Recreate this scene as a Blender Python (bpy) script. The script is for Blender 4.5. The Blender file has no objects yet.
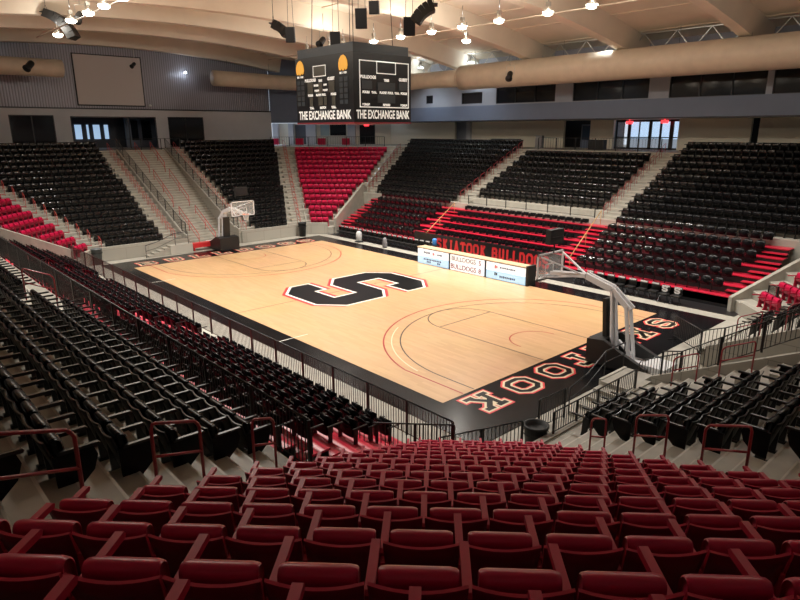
import bpy, math, random
from mathutils import Matrix, Vector
random.seed(7)
C = bpy.context.scene.collection
PI = math.pi
# ------------------------------------------------------------------ camera, world, exposure, lights
CAM = (27.535, -21.503, 8.907); YAW, PITCH, ROLL, FPX = 2.4060, -0.271, -0.004, 614.055
def cam_axes():
    cy, sy, cp, sp = math.cos(YAW), math.sin(YAW), math.cos(PITCH), math.sin(PITCH)
    F = Vector((cy*cp, sy*cp, sp)); R = Vector((sy, -cy, 0)); U = R.cross(F)
    c, s = math.cos(ROLL), math.sin(ROLL)
    return c*R + s*U, -s*R + c*U, F
AR, AU, AF = cam_axes()
cd = bpy.data.cameras.new('camera'); cam = bpy.data.objects.new('camera', cd); C.objects.link(cam)
M = Matrix((AR, AU, -AF)).transposed().to_4x4(); M.translation = Vector(CAM); cam.matrix_world = M
cd.sensor_fit = 'HORIZONTAL'; cd.sensor_width = 36; cd.lens = FPX/800*36; cd.clip_start = .05; cd.clip_end = 300
bpy.context.scene.camera = cam
def project(p):
    q = Vector(p) - Vector(CAM); z = q.dot(AF)
    if z < .1: return (-9999, -9999, z)
    return (400 + FPX*q.dot(AR)/z, 300 - FPX*q.dot(AU)/z, z)
sc = bpy.context.scene
sc.view_settings.view_transform = 'Standard'; sc.view_settings.look = 'None'
sc.view_settings.exposure = 0.22; sc.view_settings.gamma = 1; sc.view_settings.use_curve_mapping = False
w = bpy.data.worlds.new('world'); sc.world = w; w.use_nodes = True
w.node_tree.nodes['Background'].inputs[0].default_value = (.75, .86, 1, 1)
w.node_tree.nodes['Background'].inputs[1].default_value = 1.0
LAMP_DOWN, LAMP_UP, SPREAD = 330.0, 150.0, 130
def light(kind, loc, power, col, size=.5, rot=(0,0,0), spot=None):
    ld = bpy.data.lights.new('lamp_light', kind); ld.energy = power; ld.color = col
    if kind == 'AREA': ld.shape = 'DISK'; ld.size = size; ld.spread = math.radians(SPREAD)
    else: ld.shadow_soft_size = size
    if spot: ld.spot_size = spot; ld.spot_blend = .6
    o = bpy.data.objects.new('lamp_light', ld); o.location = loc; o.rotation_euler = rot; C.objects.link(o); return o

# ------------------------------------------------------------------ materials
def mat(name, col, rough=.6, metal=0., emit=None, es=1., noise=None, bump=None, spec=None, coat=0., alpha=None, trans=0.):
    m = bpy.data.materials.new(name); m.use_nodes = True; nt = m.node_tree; b = nt.nodes['Principled BSDF']
    b.inputs['Base Color'].default_value = (*col, 1); b.inputs['Roughness'].default_value = rough; b.inputs['Metallic'].default_value = metal
    if spec is not None: b.inputs['Specular IOR Level'].default_value = spec
    if coat: b.inputs['Coat Weight'].default_value = coat; b.inputs['Coat Roughness'].default_value = .1
    if trans: b.inputs['Transmission Weight'].default_value = trans
    if alpha is not None: b.inputs['Alpha'].default_value = alpha
    if emit: b.inputs['Emission Color'].default_value = (*emit, 1); b.inputs['Emission Strength'].default_value = es
    if noise or bump:
        tc = nt.nodes.new('ShaderNodeTexCoord')
        n = nt.nodes.new('ShaderNodeTexNoise'); n.inputs['Scale'].default_value = (noise or bump)[0]; n.inputs['Detail'].default_value = 5
        nt.links.new(tc.outputs['Object'], n.inputs['Vector'])
        if noise:
            mx = nt.nodes.new('ShaderNodeMix'); mx.data_type = 'RGBA'
            a = noise[1]
            mx.inputs[6].default_value = (*[c*(1-a) for c in col], 1); mx.inputs[7].default_value = (*[min(1, c*(1+a)) for c in col], 1)
            nt.links.new(n.outputs['Fac'], mx.inputs[0]); nt.links.new(mx.outputs[2], b.inputs['Base Color'])
        if bump:
            bp = nt.nodes.new('ShaderNodeBump'); bp.inputs['Strength'].default_value = bump[1]; bp.inputs['Distance'].default_value = .02
            nt.links.new(n.outputs['Fac'], bp.inputs['Height']); nt.links.new(bp.outputs[0], b.inputs['Normal'])
    return m
def wood_mat():
    m = mat('maple_boards', (.72, .45, .22), .34, spec=.4, coat=.22); nt = m.node_tree; b = nt.nodes['Principled BSDF']
    tc = nt.nodes.new('ShaderNodeTexCoord'); br = nt.nodes.new('ShaderNodeTexBrick'); nt.links.new(tc.outputs['Object'], br.inputs['Vector'])
    br.inputs['Color1'].default_value = (.60, .375, .195, 1); br.inputs['Color2'].default_value = (.535, .325, .165, 1); br.inputs['Mortar'].default_value = (.55, .34, .17, 1)
    br.inputs['Scale'].default_value = 1; br.inputs['Mortar Size'].default_value = .004; br.inputs['Brick Width'].default_value = 1.1; br.inputs['Row Height'].default_value = .14
    n = nt.nodes.new('ShaderNodeTexNoise'); n.inputs['Scale'].default_value = .35; nt.links.new(tc.outputs['Object'], n.inputs['Vector'])
    mx = nt.nodes.new('ShaderNodeMix'); mx.data_type = 'RGBA'; mx.inputs[0].default_value = .12; nt.links.new(br.outputs[0], mx.inputs[6]); nt.links.new(n.outputs[1], mx.inputs[7])
    mx.blend_type = 'SOFT_LIGHT'
    nt.links.new(mx.outputs[2], b.inputs['Base Color']); return m
def striped(name, ca, cb, axis, scale, rough=.5, metal=0.):
    m = mat(name, ca, rough, metal); nt = m.node_tree; b = nt.nodes['Principled BSDF']
    tc = nt.nodes.new('ShaderNodeTexCoord'); wv = nt.nodes.new('ShaderNodeTexWave'); wv.bands_direction = axis; wv.wave_profile = 'SIN'
    wv.inputs['Scale'].default_value = scale; nt.links.new(tc.outputs['Object'], wv.inputs['Vector'])
    rp = nt.nodes.new('ShaderNodeValToRGB'); rp.color_ramp.elements[0].color = (*cb, 1); rp.color_ramp.elements[1].color = (*ca, 1)
    rp.color_ramp.elements[0].position = .1; rp.color_ramp.elements[1].position = .35
    nt.links.new(wv.outputs['Fac'], rp.inputs[0]); nt.links.new(rp.outputs[0], b.inputs['Base Color'])
    bp = nt.nodes.new('ShaderNodeBump'); bp.inputs['Strength'].default_value = .5; bp.inputs['Distance'].default_value = .04
    nt.links.new(wv.outputs['Fac'], bp.inputs['Height']); nt.links.new(bp.outputs[0], b.inputs['Normal'])
    return m
def masonry(name, ca, cb, w, h, rough=.8):
    m = mat(name, ca, rough); nt = m.node_tree; b = nt.nodes['Principled BSDF']
    tc = nt.nodes.new('ShaderNodeTexCoord'); sp = nt.nodes.new('ShaderNodeSeparateXYZ'); cb_ = nt.nodes.new('ShaderNodeCombineXYZ'); ad = nt.nodes.new('ShaderNodeMath'); ad.operation = 'ADD'
    nt.links.new(tc.outputs['Object'], sp.inputs[0]); nt.links.new(sp.outputs[0], ad.inputs[0]); nt.links.new(sp.outputs[1], ad.inputs[1])
    nt.links.new(ad.outputs[0], cb_.inputs[0]); nt.links.new(sp.outputs[2], cb_.inputs[1])
    br = nt.nodes.new('ShaderNodeTexBrick'); nt.links.new(cb_.outputs[0], br.inputs['Vector'])
    br.inputs['Color1'].default_value = (*ca, 1); br.inputs['Color2'].default_value = (*[c*.9 for c in ca], 1); br.inputs['Mortar'].default_value = (*cb, 1)
    br.inputs['Scale'].default_value = 1; br.inputs['Mortar Size'].default_value = .012; br.inputs['Brick Width'].default_value = w; br.inputs['Row Height'].default_value = h
    nt.links.new(br.outputs[0], b.inputs['Base Color']); return m
MT = dict(
    wood=wood_mat(),
    apron=mat('black_court_stain', (.006, .006, .007), .20, noise=(1.2, .5), spec=.22),
    line_black=mat('black_line_paint', (.02, .02, .02), .3), line_red=mat('red_line_paint', (.36, .015, .015), .3), line_cream=mat('cream_line_paint', (.80, .60, .40), .35), line_white=mat('white_line_paint', (.85, .8, .7), .35),
    cream=mat('cream_paint', (.75, .62, .42), .35), redpaint=mat('red_paint', (.70, .035, .04), .35), inkblack=mat('black_paint', (.006, .006, .006), .3, spec=.2),
    concrete=mat('sealed_concrete', (.36, .34, .29), .55, noise=(2.2, .3), bump=(6, .15)),
    concrete_wall=masonry('concrete_panels', (.36, .34, .29), (.22, .21, .18), 1.6, .8),
    nosing=mat('light_step_nosing', (.50, .48, .42), .5),
    deck_red=striped('red_deck_boards', (.66, .02, .055), (.36, .012, .03), 'Y', 1.1, .35),
    deck_black=mat('black_riser_board', (.012, .011, .012), .4),
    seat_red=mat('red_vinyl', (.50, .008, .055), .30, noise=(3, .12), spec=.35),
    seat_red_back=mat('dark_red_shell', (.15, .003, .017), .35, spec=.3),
    arm_red=mat('red_enamel', (.48, .018, .055), .4, spec=.35),
    seat_black=mat('black_vinyl', (.006, .006, .007), .27, spec=.15), seat_gloss=mat('glossy_black_vinyl', (.007, .007, .008), .14, spec=.6),
    seat_black_back=mat('black_shell', (.006, .006, .007), .30, spec=.22),
    arm_black=mat('black_enamel', (.014, .014, .014), .30, spec=.45),
    rail_red=mat('maroon_pipe', (.30, .015, .025), .3, spec=.6), rail_pink=mat('faded_red_pipe', (.52, .07, .06), .45), rail_black=mat('black_pipe', (.014, .013, .013), .35),
    steel=mat('brushed_steel', (.55, .55, .52), .35, .8), steel_white=mat('white_enamel_steel', (.75, .75, .76), .3), steel_dark=mat('dark_metal', (.03, .03, .033), .4, .3),
    pad_black=mat('black_pad_vinyl', (.012, .012, .012), .45),
    glass=mat('clear_glass', (.9, .95, .95), .02, alpha=.18, spec=.7), 
    fabric=mat('ceiling_fabric', (.72, .65, .54), .75, noise=(.5, .12)), fabric_beam=mat('beam_fabric', (.76, .68, .56), .7, noise=(.7, .10)),
    duct=mat('duct_fabric', (.62, .52, .40), .5, noise=(1.5, .15)),
    corr=striped('corrugated_grey_metal', (.30, .295, .34), (.17, .165, .19), 'Y', 1.35, .38, .25),
    bluewall=mat('blue_grey_wall', (.145, .18, .26), .6, noise=(1, .08)), greywall=mat('grey_wall', (.30, .32, .37), .6, noise=(.8, .1)),
    lightwall=mat('light_grey_block_wall', (.50, .51, .54), .7, noise=(.7, .1)), beige=mat('beige_wall', (.78, .73, .60), .7, noise=(.6, .08)),
    white=mat('white_plastic', (.8, .8, .78), .4), darkglass=mat('dark_window_glass', (.012, .014, .018), .08, spec=.7), black=mat('matt_black', (.012, .012, .012), .6),
    screen=mat('projection_screen_cloth', (.58, .54, .53), .8), daylight=mat('daylit_glass', (.3, .4, .5), .3, emit=(.62, .80, 1.0), es=1.0),
    lamp=mat('lamp_bowl_glow', (1, 1, 1), .3, emit=(1, .90, .72), es=14), lamp_cool=mat('cool_lamp_glow', (1, 1, 1), .3, emit=(.8, .92, 1), es=10),
    lampshell=mat('aluminium_reflector', (.5, .48, .44), .3, .7), orange=mat('gold_mascot_glow', (.85, .45, .05), .5, emit=(.85, .45, .08), es=.35),  # mascot gold has a faint glow put into its material
    led=mat('lit_white_display', (.8, .85, .9), .3, emit=(.82, .90, .95), es=.6), led_blue=mat('lit_blue_display', (.4, .6, .8), .3, emit=(.42, .70, .90), es=.6),
    sbwhite=mat('white_board_lettering', (.85, .85, .8), .4, emit=(.9, .9, .85), es=.35), navy=mat('navy_letters', (.05, .08, .2), .4), maroon_ink=mat('maroon_letters', (.25, .04, .08), .4),  # board lettering carries a faint glow of its own in the material
    digit=mat('unlit_digit_window', (.10, .10, .085), .35), board=mat('scoreboard_black', (.012, .013, .016), .35), boardblue=mat('scoreboard_top_grey', (.05, .065, .08), .45),
    exitred=mat('lit_red_exit', (.8, .02, .02), .4, emit=(1, .04, .05), es=2.5), yellow=mat('yellow_hazard_tape', (.75, .55, .08), .5), blue=mat('blue_cooler_plastic', (.05, .25, .65), .4),
    net=mat('white_cord', (.8, .8, .8), .7), rim=mat('orange_rim', (.75, .16, .04), .4), table_top=mat('tan_laminate', (.55, .40, .25), .5), orange_pipe=mat('tan_rail', (.55, .33, .12), .4),
)
# ------------------------------------------------------------------ mesh helpers
class MB:
    def __init__(s): s.v = []; s.f = []; s.m = []; s.mi = 0; s.M = None; s.sm = []; s.smooth = False
    def add(s, vs, fs):
        o = len(s.v)
        for p in vs: s.v.append(tuple(s.M @ Vector(p)) if s.M else tuple(p))
        for f in fs: s.f.append(tuple(o+i for i in f)); s.m.append(s.mi); s.sm.append(s.smooth)
        return s
    def box(s, x0, x1, y0, y1, z0, z1):
        return s.add([(x0,y0,z0),(x1,y0,z0),(x1,y1,z0),(x0,y1,z0),(x0,y0,z1),(x1,y0,z1),(x1,y1,z1),(x0,y1,z1)], [(0,3,2,1),(4,5,6,7),(0,1,5,4),(1,2,6,5),(2,3,7,6),(3,0,4,7)])
    def prism(s, poly, z0, z1):
        n = len(poly); return s.add([(x,y,z0) for x,y in poly]+[(x,y,z1) for x,y in poly], [tuple(range(n-1,-1,-1)), tuple(range(n,2*n))]+[(i,(i+1)%n,n+(i+1)%n,n+i) for i in range(n)])
    def hull2(s, a, b):   # loft between two equal polygons of 3d points
        n = len(a); return s.add(list(a)+list(b), [tuple(range(n-1,-1,-1)), tuple(range(n,2*n))]+[(i,(i+1)%n,n+(i+1)%n,n+i) for i in range(n)])
    def bar(s, a, b, wd, ht, up=(0,0,1)):   # rectangular bar from a to b
        a = Vector(a); b = Vector(b); d = (b-a).normalized(); u = Vector(up); l = d.cross(u)
        if l.length < 1e-4: l = d.cross(Vector((1,0,0)))
        l.normalize(); u = l.cross(d)
        q = [(-1,-1),(1,-1),(1,1),(-1,1)]
        return s.hull2([a+l*wd/2*i+u*ht/2*j for i,j in q], [b+l*wd/2*i+u*ht/2*j for i,j in q])
    def tube(s, pts, r, n=6, closed=False, caps=True):
        pts = [Vector(p) for p in pts]; N = len(pts); vs = []; prev = None
        for i, p in enumerate(pts):
            a = pts[(i-1) % N] if (closed or i > 0) else p; b = pts[(i+1) % N] if (closed or i < N-1) else p
            t = (b-a).normalized()
            if prev is None: u = t.cross(Vector((0,0,1)));  u = t.cross(Vector((1,0,0))) if u.length < .05 else u
            else: u = prev - t*prev.dot(t)
            u.normalize(); prev = u; v = t.cross(u)
            for k in range(n): a_ = 2*PI*k/n; vs.append(p + (u*math.cos(a_)+v*math.sin(a_))*r)
        fs = []
        for i in range(N if closed else N-1):
            j = (i+1) % N
            for k in range(n): fs.append((i*n+k, i*n+(k+1)%n, j*n+(k+1)%n, j*n+k))
        if caps and not closed: fs += [tuple(range(n-1,-1,-1)), tuple((N-1)*n+k for k in range(n))]
        sm = s.smooth; s.smooth = n > 4; s.add(vs, fs); s.smooth = sm; return s
    def lathe(s, prof, n=16, c=(0,0,0), cap=True):
        vs = []; 
        for r, z in prof:
            for k in range(n): a = 2*PI*k/n; vs.append((c[0]+r*math.cos(a), c[1]+r*math.sin(a), c[2]+z))
        fs = [(i*n+k, i*n+(k+1)%n, (i+1)*n+(k+1)%n, (i+1)*n+k) for i in range(len(prof)-1) for k in range(n)]
        if cap: fs += [tuple(range(n-1,-1,-1)), tuple((len(prof)-1)*n+k for k in range(n))]
        sm = s.smooth; s.smooth = True; s.add(vs, fs); s.smooth = sm; return s
    def mesh(s, name, mats):
        me = bpy.data.meshes.new(name); me.from_pydata(s.v, [], s.f)
        for m in (mats if isinstance(mats, (list, tuple)) else [mats]): me.materials.append(m)
        me.polygons.foreach_set('material_index', s.m); me.polygons.foreach_set('use_smooth', s.sm)
        me.update(); return me
    def build(s, name, mats, parent=None, loc=None, rot=None):
        o = bpy.data.objects.new(name, s.mesh(name, mats)); C.objects.link(o)
        if parent: o.parent = parent
        if loc: o.location = loc
        if rot: o.rotation_euler = rot
        return o
def tag(o, label, cat, group=None, kind=None):
    o['label'] = label; o['category'] = cat
    if group: o['group'] = group
    if kind: o['kind'] = kind
    return o
def struct(o): o['kind'] = 'structure'; return o
def empty(name, loc=(0,0,0), rz=0, label=None, cat=None, group=None):
    o = bpy.data.objects.new(name, None); o.location = loc; o.rotation_euler = (0,0,rz); o.empty_display_size = .1; C.objects.link(o)
    if label: tag(o, label, cat, group)
    return o
def inst(name, me, parent=None, loc=(0,0,0), rz=0):
    o = bpy.data.objects.new(name, me); o.location = loc; o.rotation_euler = (0,0,rz); C.objects.link(o)
    if parent: o.parent = parent
    return o
letter_mesh_dummy = None
def text(s, name, body, size, material, parent, M_, xscale=1., off=0., align='CENTER', depth=.004):
    cu = bpy.data.curves.new(name, 'FONT'); cu.body = body; cu.size = size; cu.align_x = align; cu.align_y = 'CENTER'; cu.extrude = depth; cu.offset = off
    cu.materials.append(material); o = bpy.data.objects.new(name, cu); C.objects.link(o)
    if parent: o.parent = parent
    o.matrix_local = M_ @ Matrix.Diagonal((xscale,1,1,1)); return o
ORD = 'zeroth first second third fourth fifth sixth seventh eighth ninth tenth eleventh twelfth thirteenth fourteenth fifteenth sixteenth seventeenth eighteenth nineteenth'.split()
TENS = {2:'twent',3:'thirt',4:'fort',5:'fift',6:'sixt',7:'sevent',8:'eight',9:'ninet'}
def ordn(n):
    if n < 20: return ORD[n]
    return TENS[n//10]+'ieth' if n % 10 == 0 else TENS[n//10]+'y-'+ORD[n % 10]

# ------------------------------------------------------------------ block lettering (slab strokes)
GL = {
 'S': [[(.78,.74),(.78,.84),(.62,1),(.20,1),(.04,.84),(.04,.66),(.20,.53),(.62,.47),(.78,.34),(.78,.16),(.62,0),(.20,0),(.04,.16),(.04,.26)]],
 'K': [[(.2,0),(.2,1)],[(.0,0),(.36,0)],[(.0,1),(.36,1)],[(.2,.42),(.66,.94)],[(.36,.6),(.68,.04)],[(.52,1),(.84,1)],[(.54,0),(.88,0)]],
 'I': [[(.4,0),(.4,1)],[(.16,0),(.64,0)],[(.16,1),(.64,1)]],
 'A': [[(.14,0),(.4,1),(.68,0)],[(.24,.34),(.58,.34)],[(0,0),(.3,0)],[(.52,0),(.84,0)]],
 'T': [[(.4,0),(.4,1)],[(.02,1),(.78,1)],[(.02,1),(.02,.76)],[(.78,1),(.78,.76)],[(.2,0),(.6,0)]],
 'O': [[(.2,0),(.6,0),(.8,.2),(.8,.8),(.6,1),(.2,1),(0,.8),(0,.2),(.2,0)]],
 'B': [[(.12,0),(.12,1)],[(0,0),(.6,0),(.78,.14),(.78,.38),(.6,.52),(.12,.52)],[(0,1),(.58,1),(.74,.88),(.74,.64),(.6,.52)]],
 'U': [[(.1,1),(.1,.18),(.26,0),(.54,0),(.7,.18),(.7,1)],[(0,1),(.26,1)],[(.54,1),(.8,1)]],
 'L': [[(.14,1),(.14,0),(.74,0),(.74,.26)],[(0,1),(.34,1)],[(0,0),(.2,0)]],
 'D': [[(.12,0),(.12,1)],[(0,0),(.56,0),(.76,.2),(.76,.8),(.56,1),(0,1)]],
 'G': [[(.78,.74),(.78,.84),(.6,1),(.2,1),(.02,.82),(.02,.18),(.2,0),(.6,0),(.78,.16),(.78,.44),(.48,.44)]],
}
def letter_mesh(mb, ch, o, right, up, nrm, h, wfac, sw, exp, lift):
    """strokes of letter ch: o lower-left corner, right/up unit vectors, height h, width factor, stroke width sw, expanded by exp"""
    o, right, up, nrm = map(Vector, (o, right, up, nrm))
    for st in GL[ch]:
        ns = len(st); closed = st[0] == st[-1]
        def turn(i):    # mitre factor at vertex i of this stroke
            if closed: i = i % (ns-1); a_, b_, c_ = st[i-1 if i else ns-2], st[i], st[i+1]
            elif 0 < i < ns-1: a_, b_, c_ = st[i-1], st[i], st[i+1]
            else: return None
            u = Vector((b_[0]-a_[0])*1., ) if False else Vector(((b_[0]-a_[0])*wfac, b_[1]-a_[1])); v = Vector(((c_[0]-b_[0])*wfac, c_[1]-b_[1]))
            return math.tan(min(1.6, u.angle(v))/2)
        for si_, (a, b) in enumerate(zip(st[:-1], st[1:])):
            A_ = o + right*(a[0]*h*wfac) + up*(a[1]*(h-sw)+sw/2) ; B_ = o + right*(b[0]*h*wfac) + up*(b[1]*(h-sw)+sw/2)
            d = (B_-A_).normalized(); l = nrm.cross(d)
            hw = sw/2 + exp; ta, tb = turn(si_), turn(si_+1)
            ea = exp+.0*sw if ta is None else hw*ta; eb = exp if tb is None else hw*tb
            q = [A_-d*ea-l*hw, B_+d*eb-l*hw, B_+d*eb+l*hw, A_-d*ea+l*hw]
            mb.add([p + nrm*(lift+.00035*letter_mesh.c) for p in q], [(0,1,2,3)]); letter_mesh.c = (letter_mesh.c+1) % 9
letter_mesh.c = 0
# ------------------------------------------------------------------ lamps (placed first: they set the light)
LX = (-16.0, -13.0, -11.3, -7.8, -5.0, -2.1, .5, 3.3, 6.6, 9.2, 12.4, 16.0, 19.2)  # last lamp, out of view, is added to brighten the near-right stands
LAMPS = [(x, 8.1, 14.9) for x in LX] + [(-18.6, -9.2, 14.9)] + [(x, -10.1, 14.9) for x in (-12.3, -9.2, -6.7, -4.1, -1.5, 1.1, 3.7, 6.3, 8.9)] + [(-2.4, 11.7, 14.7)]
COOL = [(2.2, 22.5, 15.6), (-19.5, 24.0, 14.9), (11.2, 24.2, 14.75), (-13.0, 24.2, 14.9)]
def lamp_things():
    up = None
    for i, (x, y, z) in enumerate(LAMPS + COOL):
        cool = i >= len(LAMPS); cl = (.78, .90, 1) if cool else (1, .96, .90)
        t = empty('high_bay_lamp', (x, y, z))
        if up is None:
            up = MB().lathe([(.10, .30), (.14, .12), (.30, .02), (.33, -.04), (.30, -.02), (.12, .08)], 16, cap=False).box(-.1,.1,-.1,.1,.26,.46).mesh('reflector', MT['lampshell'])
            lo = MB().lathe([(.29, -.03), (.27, -.14), (.16, -.21), (.02, -.23)], 16).mesh('bowl', MT['lamp']); loc = MB().lathe([(.29, -.03), (.27, -.10), (.02, -.12)], 16).mesh('bowl', MT['lamp_cool'])
            ho = MB().tube([(0,0,.46),(0,0,1.1)], .015, 5).mesh('hanger', MT['steel_dark'])
        inst('reflector', up, t); b = inst('bowl', loc if cool else lo, t); inst('hanger', ho, t)
        if cool:
            tag(t, ['cool white lamp above the long fabric duct, beside the middle roof frame', 'cool white lamp over the duct behind the scoreboard', 'cool white lamp at the right end of the duct top', 'cool white lamp above the narrow join of the duct'][i-len(LAMPS)], 'lamp', 'cool lamps along the duct')
            light('POINT', (x, y, z+.35), 200, cl, .15)
            light('AREA', (x, y, z-.28), 120, cl, .4)
        else:
            tag(t, f'round high bay lamp, {ordn(1+sorted(q[0] for q in LAMPS[:-1] if (q[1] > 0) == (y > 0)).index(x))} from the far end in the row {"past" if y > 0 else "before"} the court centre' if i < len(LAMPS)-1 else 'single high bay lamp hung lower, behind the main row', 'lamp', 'high bay lamps over the court')
            light('AREA', (x, y, z-.28), LAMP_DOWN, cl, .5)
            light('POINT', (x, y, z+.62), LAMP_UP, (1, .93, .82), .12)
lamp_things()
# ------------------------------------------------------------------ bowl geometry (metres; court centre is the origin)
T, TC, RS, Z0 = .84, .91, .41, .6
E_ = lambda k, sx=-1: (18.15 if sx < 0 else 18.95)+T*k
N_ = lambda k, sx=-1, sy=1: (20.05+.865*k) if (sx > 0 and sy < 0) else (19.10+TC*k) + (.5 if sx > 0 else 0)
S_ = lambda k: 11.20+T*k
Z_ = lambda k: Z0+RS*k
R2 = math.sqrt(2)
def Le(a, sx=-1): return 8.86+(a-(18.15 if sx < 0 else 18.95))*.5313          # |y| of the end/corner boundary at |x| = a
def Ls(b): return 16.9+(b-11.2)*.5134           # |x| of the corner/side boundary at |y| = b
def c_e(n, sx=-1):   # intersection of a+b = sqrt2 n with end boundary
    a = (R2*n-8.86+(18.15 if sx < 0 else 18.95)*.5313)/1.5313; return (a, R2*n-a)
def c_s(n):
    b = (R2*n-16.9+11.2*.5134)/1.5134; return (R2*n-b, b)
CF = 7.16
conc = [MT['concrete'], MT['nosing']]
def tread(mb, P, Q, z):   # P: front pair, Q: back pair (2d), with a pale nosing line
    mb.mi = 0; mb.add([(*P[0], z), (*P[1], z), (*Q[1], z), (*Q[0], z)], [(0,1,2,3)])
def riser(mb, P, z0, z1, d):
    mb.mi = 0; mb.add([(*P[0], z0), (*P[1], z0), (*P[1], z1), (*P[0], z1)], [(0,1,2,3)])
    mb.mi = 1; o = (-d[0]*.006, -d[1]*.006)
    mb.add([(P[0][0]+o[0], P[0][1]+o[1], z1-.045), (P[1][0]+o[0], P[1][1]+o[1], z1-.045), (P[1][0]+o[0], P[1][1]+o[1], z1+.003), (P[0][0]+o[0], P[0][1]+o[1], z1+.003),
            (P[1][0]+d[0]*.035, P[1][1]+d[1]*.035, z1+.003), (P[0][0]+d[0]*.035, P[0][1]+d[1]*.035, z1+.003)], [(0,1,2,3), (3,2,4,5)])
AIS = ((-7.4, -6.0), (5.6, 7.1))        # side aisles on the far side (x)
AISN = ((-8.3, -6.9), (4.9, 6.3))       # on the near side
for sx in (-1, 1):
    for sy in (-1, 1):
        mb = MB()
        for k in range(17):   # end half
            F = ((sx*E_(k, sx), sy*2.25), (sx*E_(k, sx), sy*Le(E_(k, sx), sx))); B_ = ((sx*E_(k+1, sx), sy*2.25), (sx*E_(k+1, sx), sy*Le(E_(k+1, sx), sx)))
            if k == 16: B_ = ((sx*38, sy*2.25), (sx*38, sy*Le(38, sx)))
            tread(mb, F, B_, Z_(k)); riser(mb, F, Z_(k-1) if k else 0, Z_(k), (sx, 0))
            if k < 16:
                for y0, y1 in ((2.45, 3.55), (Le(E_(k, sx), sx)-1.25, Le(E_(k, sx), sx)-.12)):
                    mb.mi = 0; xa, xb = sorted((sx*(E_(k, sx)+T*.5), sx*E_(k+1, sx))); ya, yb = sorted((sy*y0, sy*y1)); mb.box(xa, xb, ya, yb, Z_(k)-.02, Z_(k)+RS/2)
                    mb.mi = 1; xe = sx*(E_(k, sx)+T*.5); xa, xb = sorted((xe-sx*.004, xe+sx*.03)); mb.box(xa, xb, ya, yb, Z_(k)+RS/2-.04, Z_(k)+RS/2+.003)
        struct(mb.build('floor', conc))
        mb = MB()   # corner wedge
        d = (sx/R2, sy/R2)
        for k in range(17):
            n0, n1 = N_(k, sx, sy), N_(k+1, sx, sy) if k < 16 else 45.
            sg = lambda p: (sx*p[0], sy*p[1])
            F = (sg(c_e(n0, sx)), sg(c_s(n0))); B_ = (sg(c_e(n1, sx)), sg(c_s(n1)))
            tread(mb, F, B_, Z_(k)); riser(mb, F, Z_(k-1) if k else 0, Z_(k), d)
        struct(mb.build('floor', conc))
    sx_ = sx
for sy in (-1, 1):      # sides: fixed concrete from row 6 up, the telescopic stand below
    mb = MB(); A = AIS if sy > 0 else AISN
    for k in range(6, 17):
        y0, y1 = S_(k), S_(k+1) if k < 16 else (45.)
        F = ((-Ls(y0), sy*y0), (Ls(y0), sy*y0)); B_ = ((-Ls(y1), sy*y1), (Ls(y1), sy*y1))
        tread(mb, F, B_, Z_(k)); riser(mb, F, Z_(k-1) if k > 6 else 0, Z_(k), (0, sy))
        if k < 16:
            for x0, x1 in (*[(a+.12, b-.12) for a, b in A], (-Ls(y0)+.12, -Ls(y0)+1.3), (Ls(y0)-1.3, Ls(y0)-.12)):
                mb.mi = 0; ya, yb = sorted((sy*(y0+T*.5), sy*y1)); mb.box(x0, x1, ya, yb, Z_(k)-.02, Z_(k)+RS/2)
                mb.mi = 1; ye = sy*(y0+T*.5); ya, yb = sorted((ye-sy*.004, ye+sy*.03)); mb.box(x0, x1, ya, yb, Z_(k)+RS/2-.04, Z_(k)+RS/2+.003)
    struct(mb.build('floor', conc))
# floor slab and playing surface
mb = MB(); mb.box(-40, 40, -40, 40, -.3, -.015); struct(mb.build('floor', MT['concrete']))
mb = MB(); mb.box(-17.0, 17.2, 9.95, 11.3, -.03, .003); struct(mb.build('floor', MT['deck_black']))
HX, HY = 14.326, 7.62
mb = MB(); mb.box(-16.75, 17.15, -9.05, 9.05, -.05, 0); struct(mb.build('floor', MT['apron']))
mb = MB(); mb.box(-HX-.05, HX+.05, -HY-.05, HY+.05, -.02, .004); court = struct(mb.build('floor', MT['wood'])); court['label'] = 'pale maple playing court'
def cpart(mb, m, name='marking'): o = mb.build(name, m, court); return o
def path(mb, pts, wd, z, closed=False):
    n = len(pts)
    L_, R_ = [], []
    for i, p in enumerate(pts):
        a = pts[(i-1) % n] if (closed or i) else p; b = pts[(i+1) % n] if (closed or i < n-1) else p
        d = Vector((b[0]-a[0], b[1]-a[1])).normalized(); l = Vector((-d.y, d.x))
        L_.append((p[0]+l.x*wd/2, p[1]+l.y*wd/2, z)); R_.append((p[0]-l.x*wd/2, p[1]-l.y*wd/2, z))
    vs = L_+R_; m = n if closed else n-1
    mb.add(vs, [(n+i, n+(i+1) % n, (i+1) % n, i) for i in range(m)])
zz = .0065
mb = MB(); path(mb, [(0, -HY), (0, HY)], .05, zz)
for s in (-1, 1):
    path(mb, [(s*HX, -1.83), (s*(HX-5.79), -1.83)], .05, zz); path(mb, [(s*HX, 1.83), (s*(HX-5.79), 1.83)], .05, zz); path(mb, [(s*(HX-5.79), -1.83), (s*(HX-5.79), 1.83)], .05, zz)
    path(mb, [(s*(HX-5.79-1.83*math.sin(a)), 1.83*math.cos(a)) for a in [PI*i/24 for i in range(25)]], .05, zz)
    r = 6.02; hx = HX-1.575
    path(mb, [(s*HX, -r)]+[(s*(hx-r*math.sin(a)), -r*math.cos(a)) for a in [PI*i/40 for i in range(41)]]+[(s*HX, r)], .05, zz)
path(mb, [(-2.6, -HY), (-2.6, -HY-.0)], .05, zz) if False else None
cpart(mb, MT['line_black'])
mb = MB()
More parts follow.
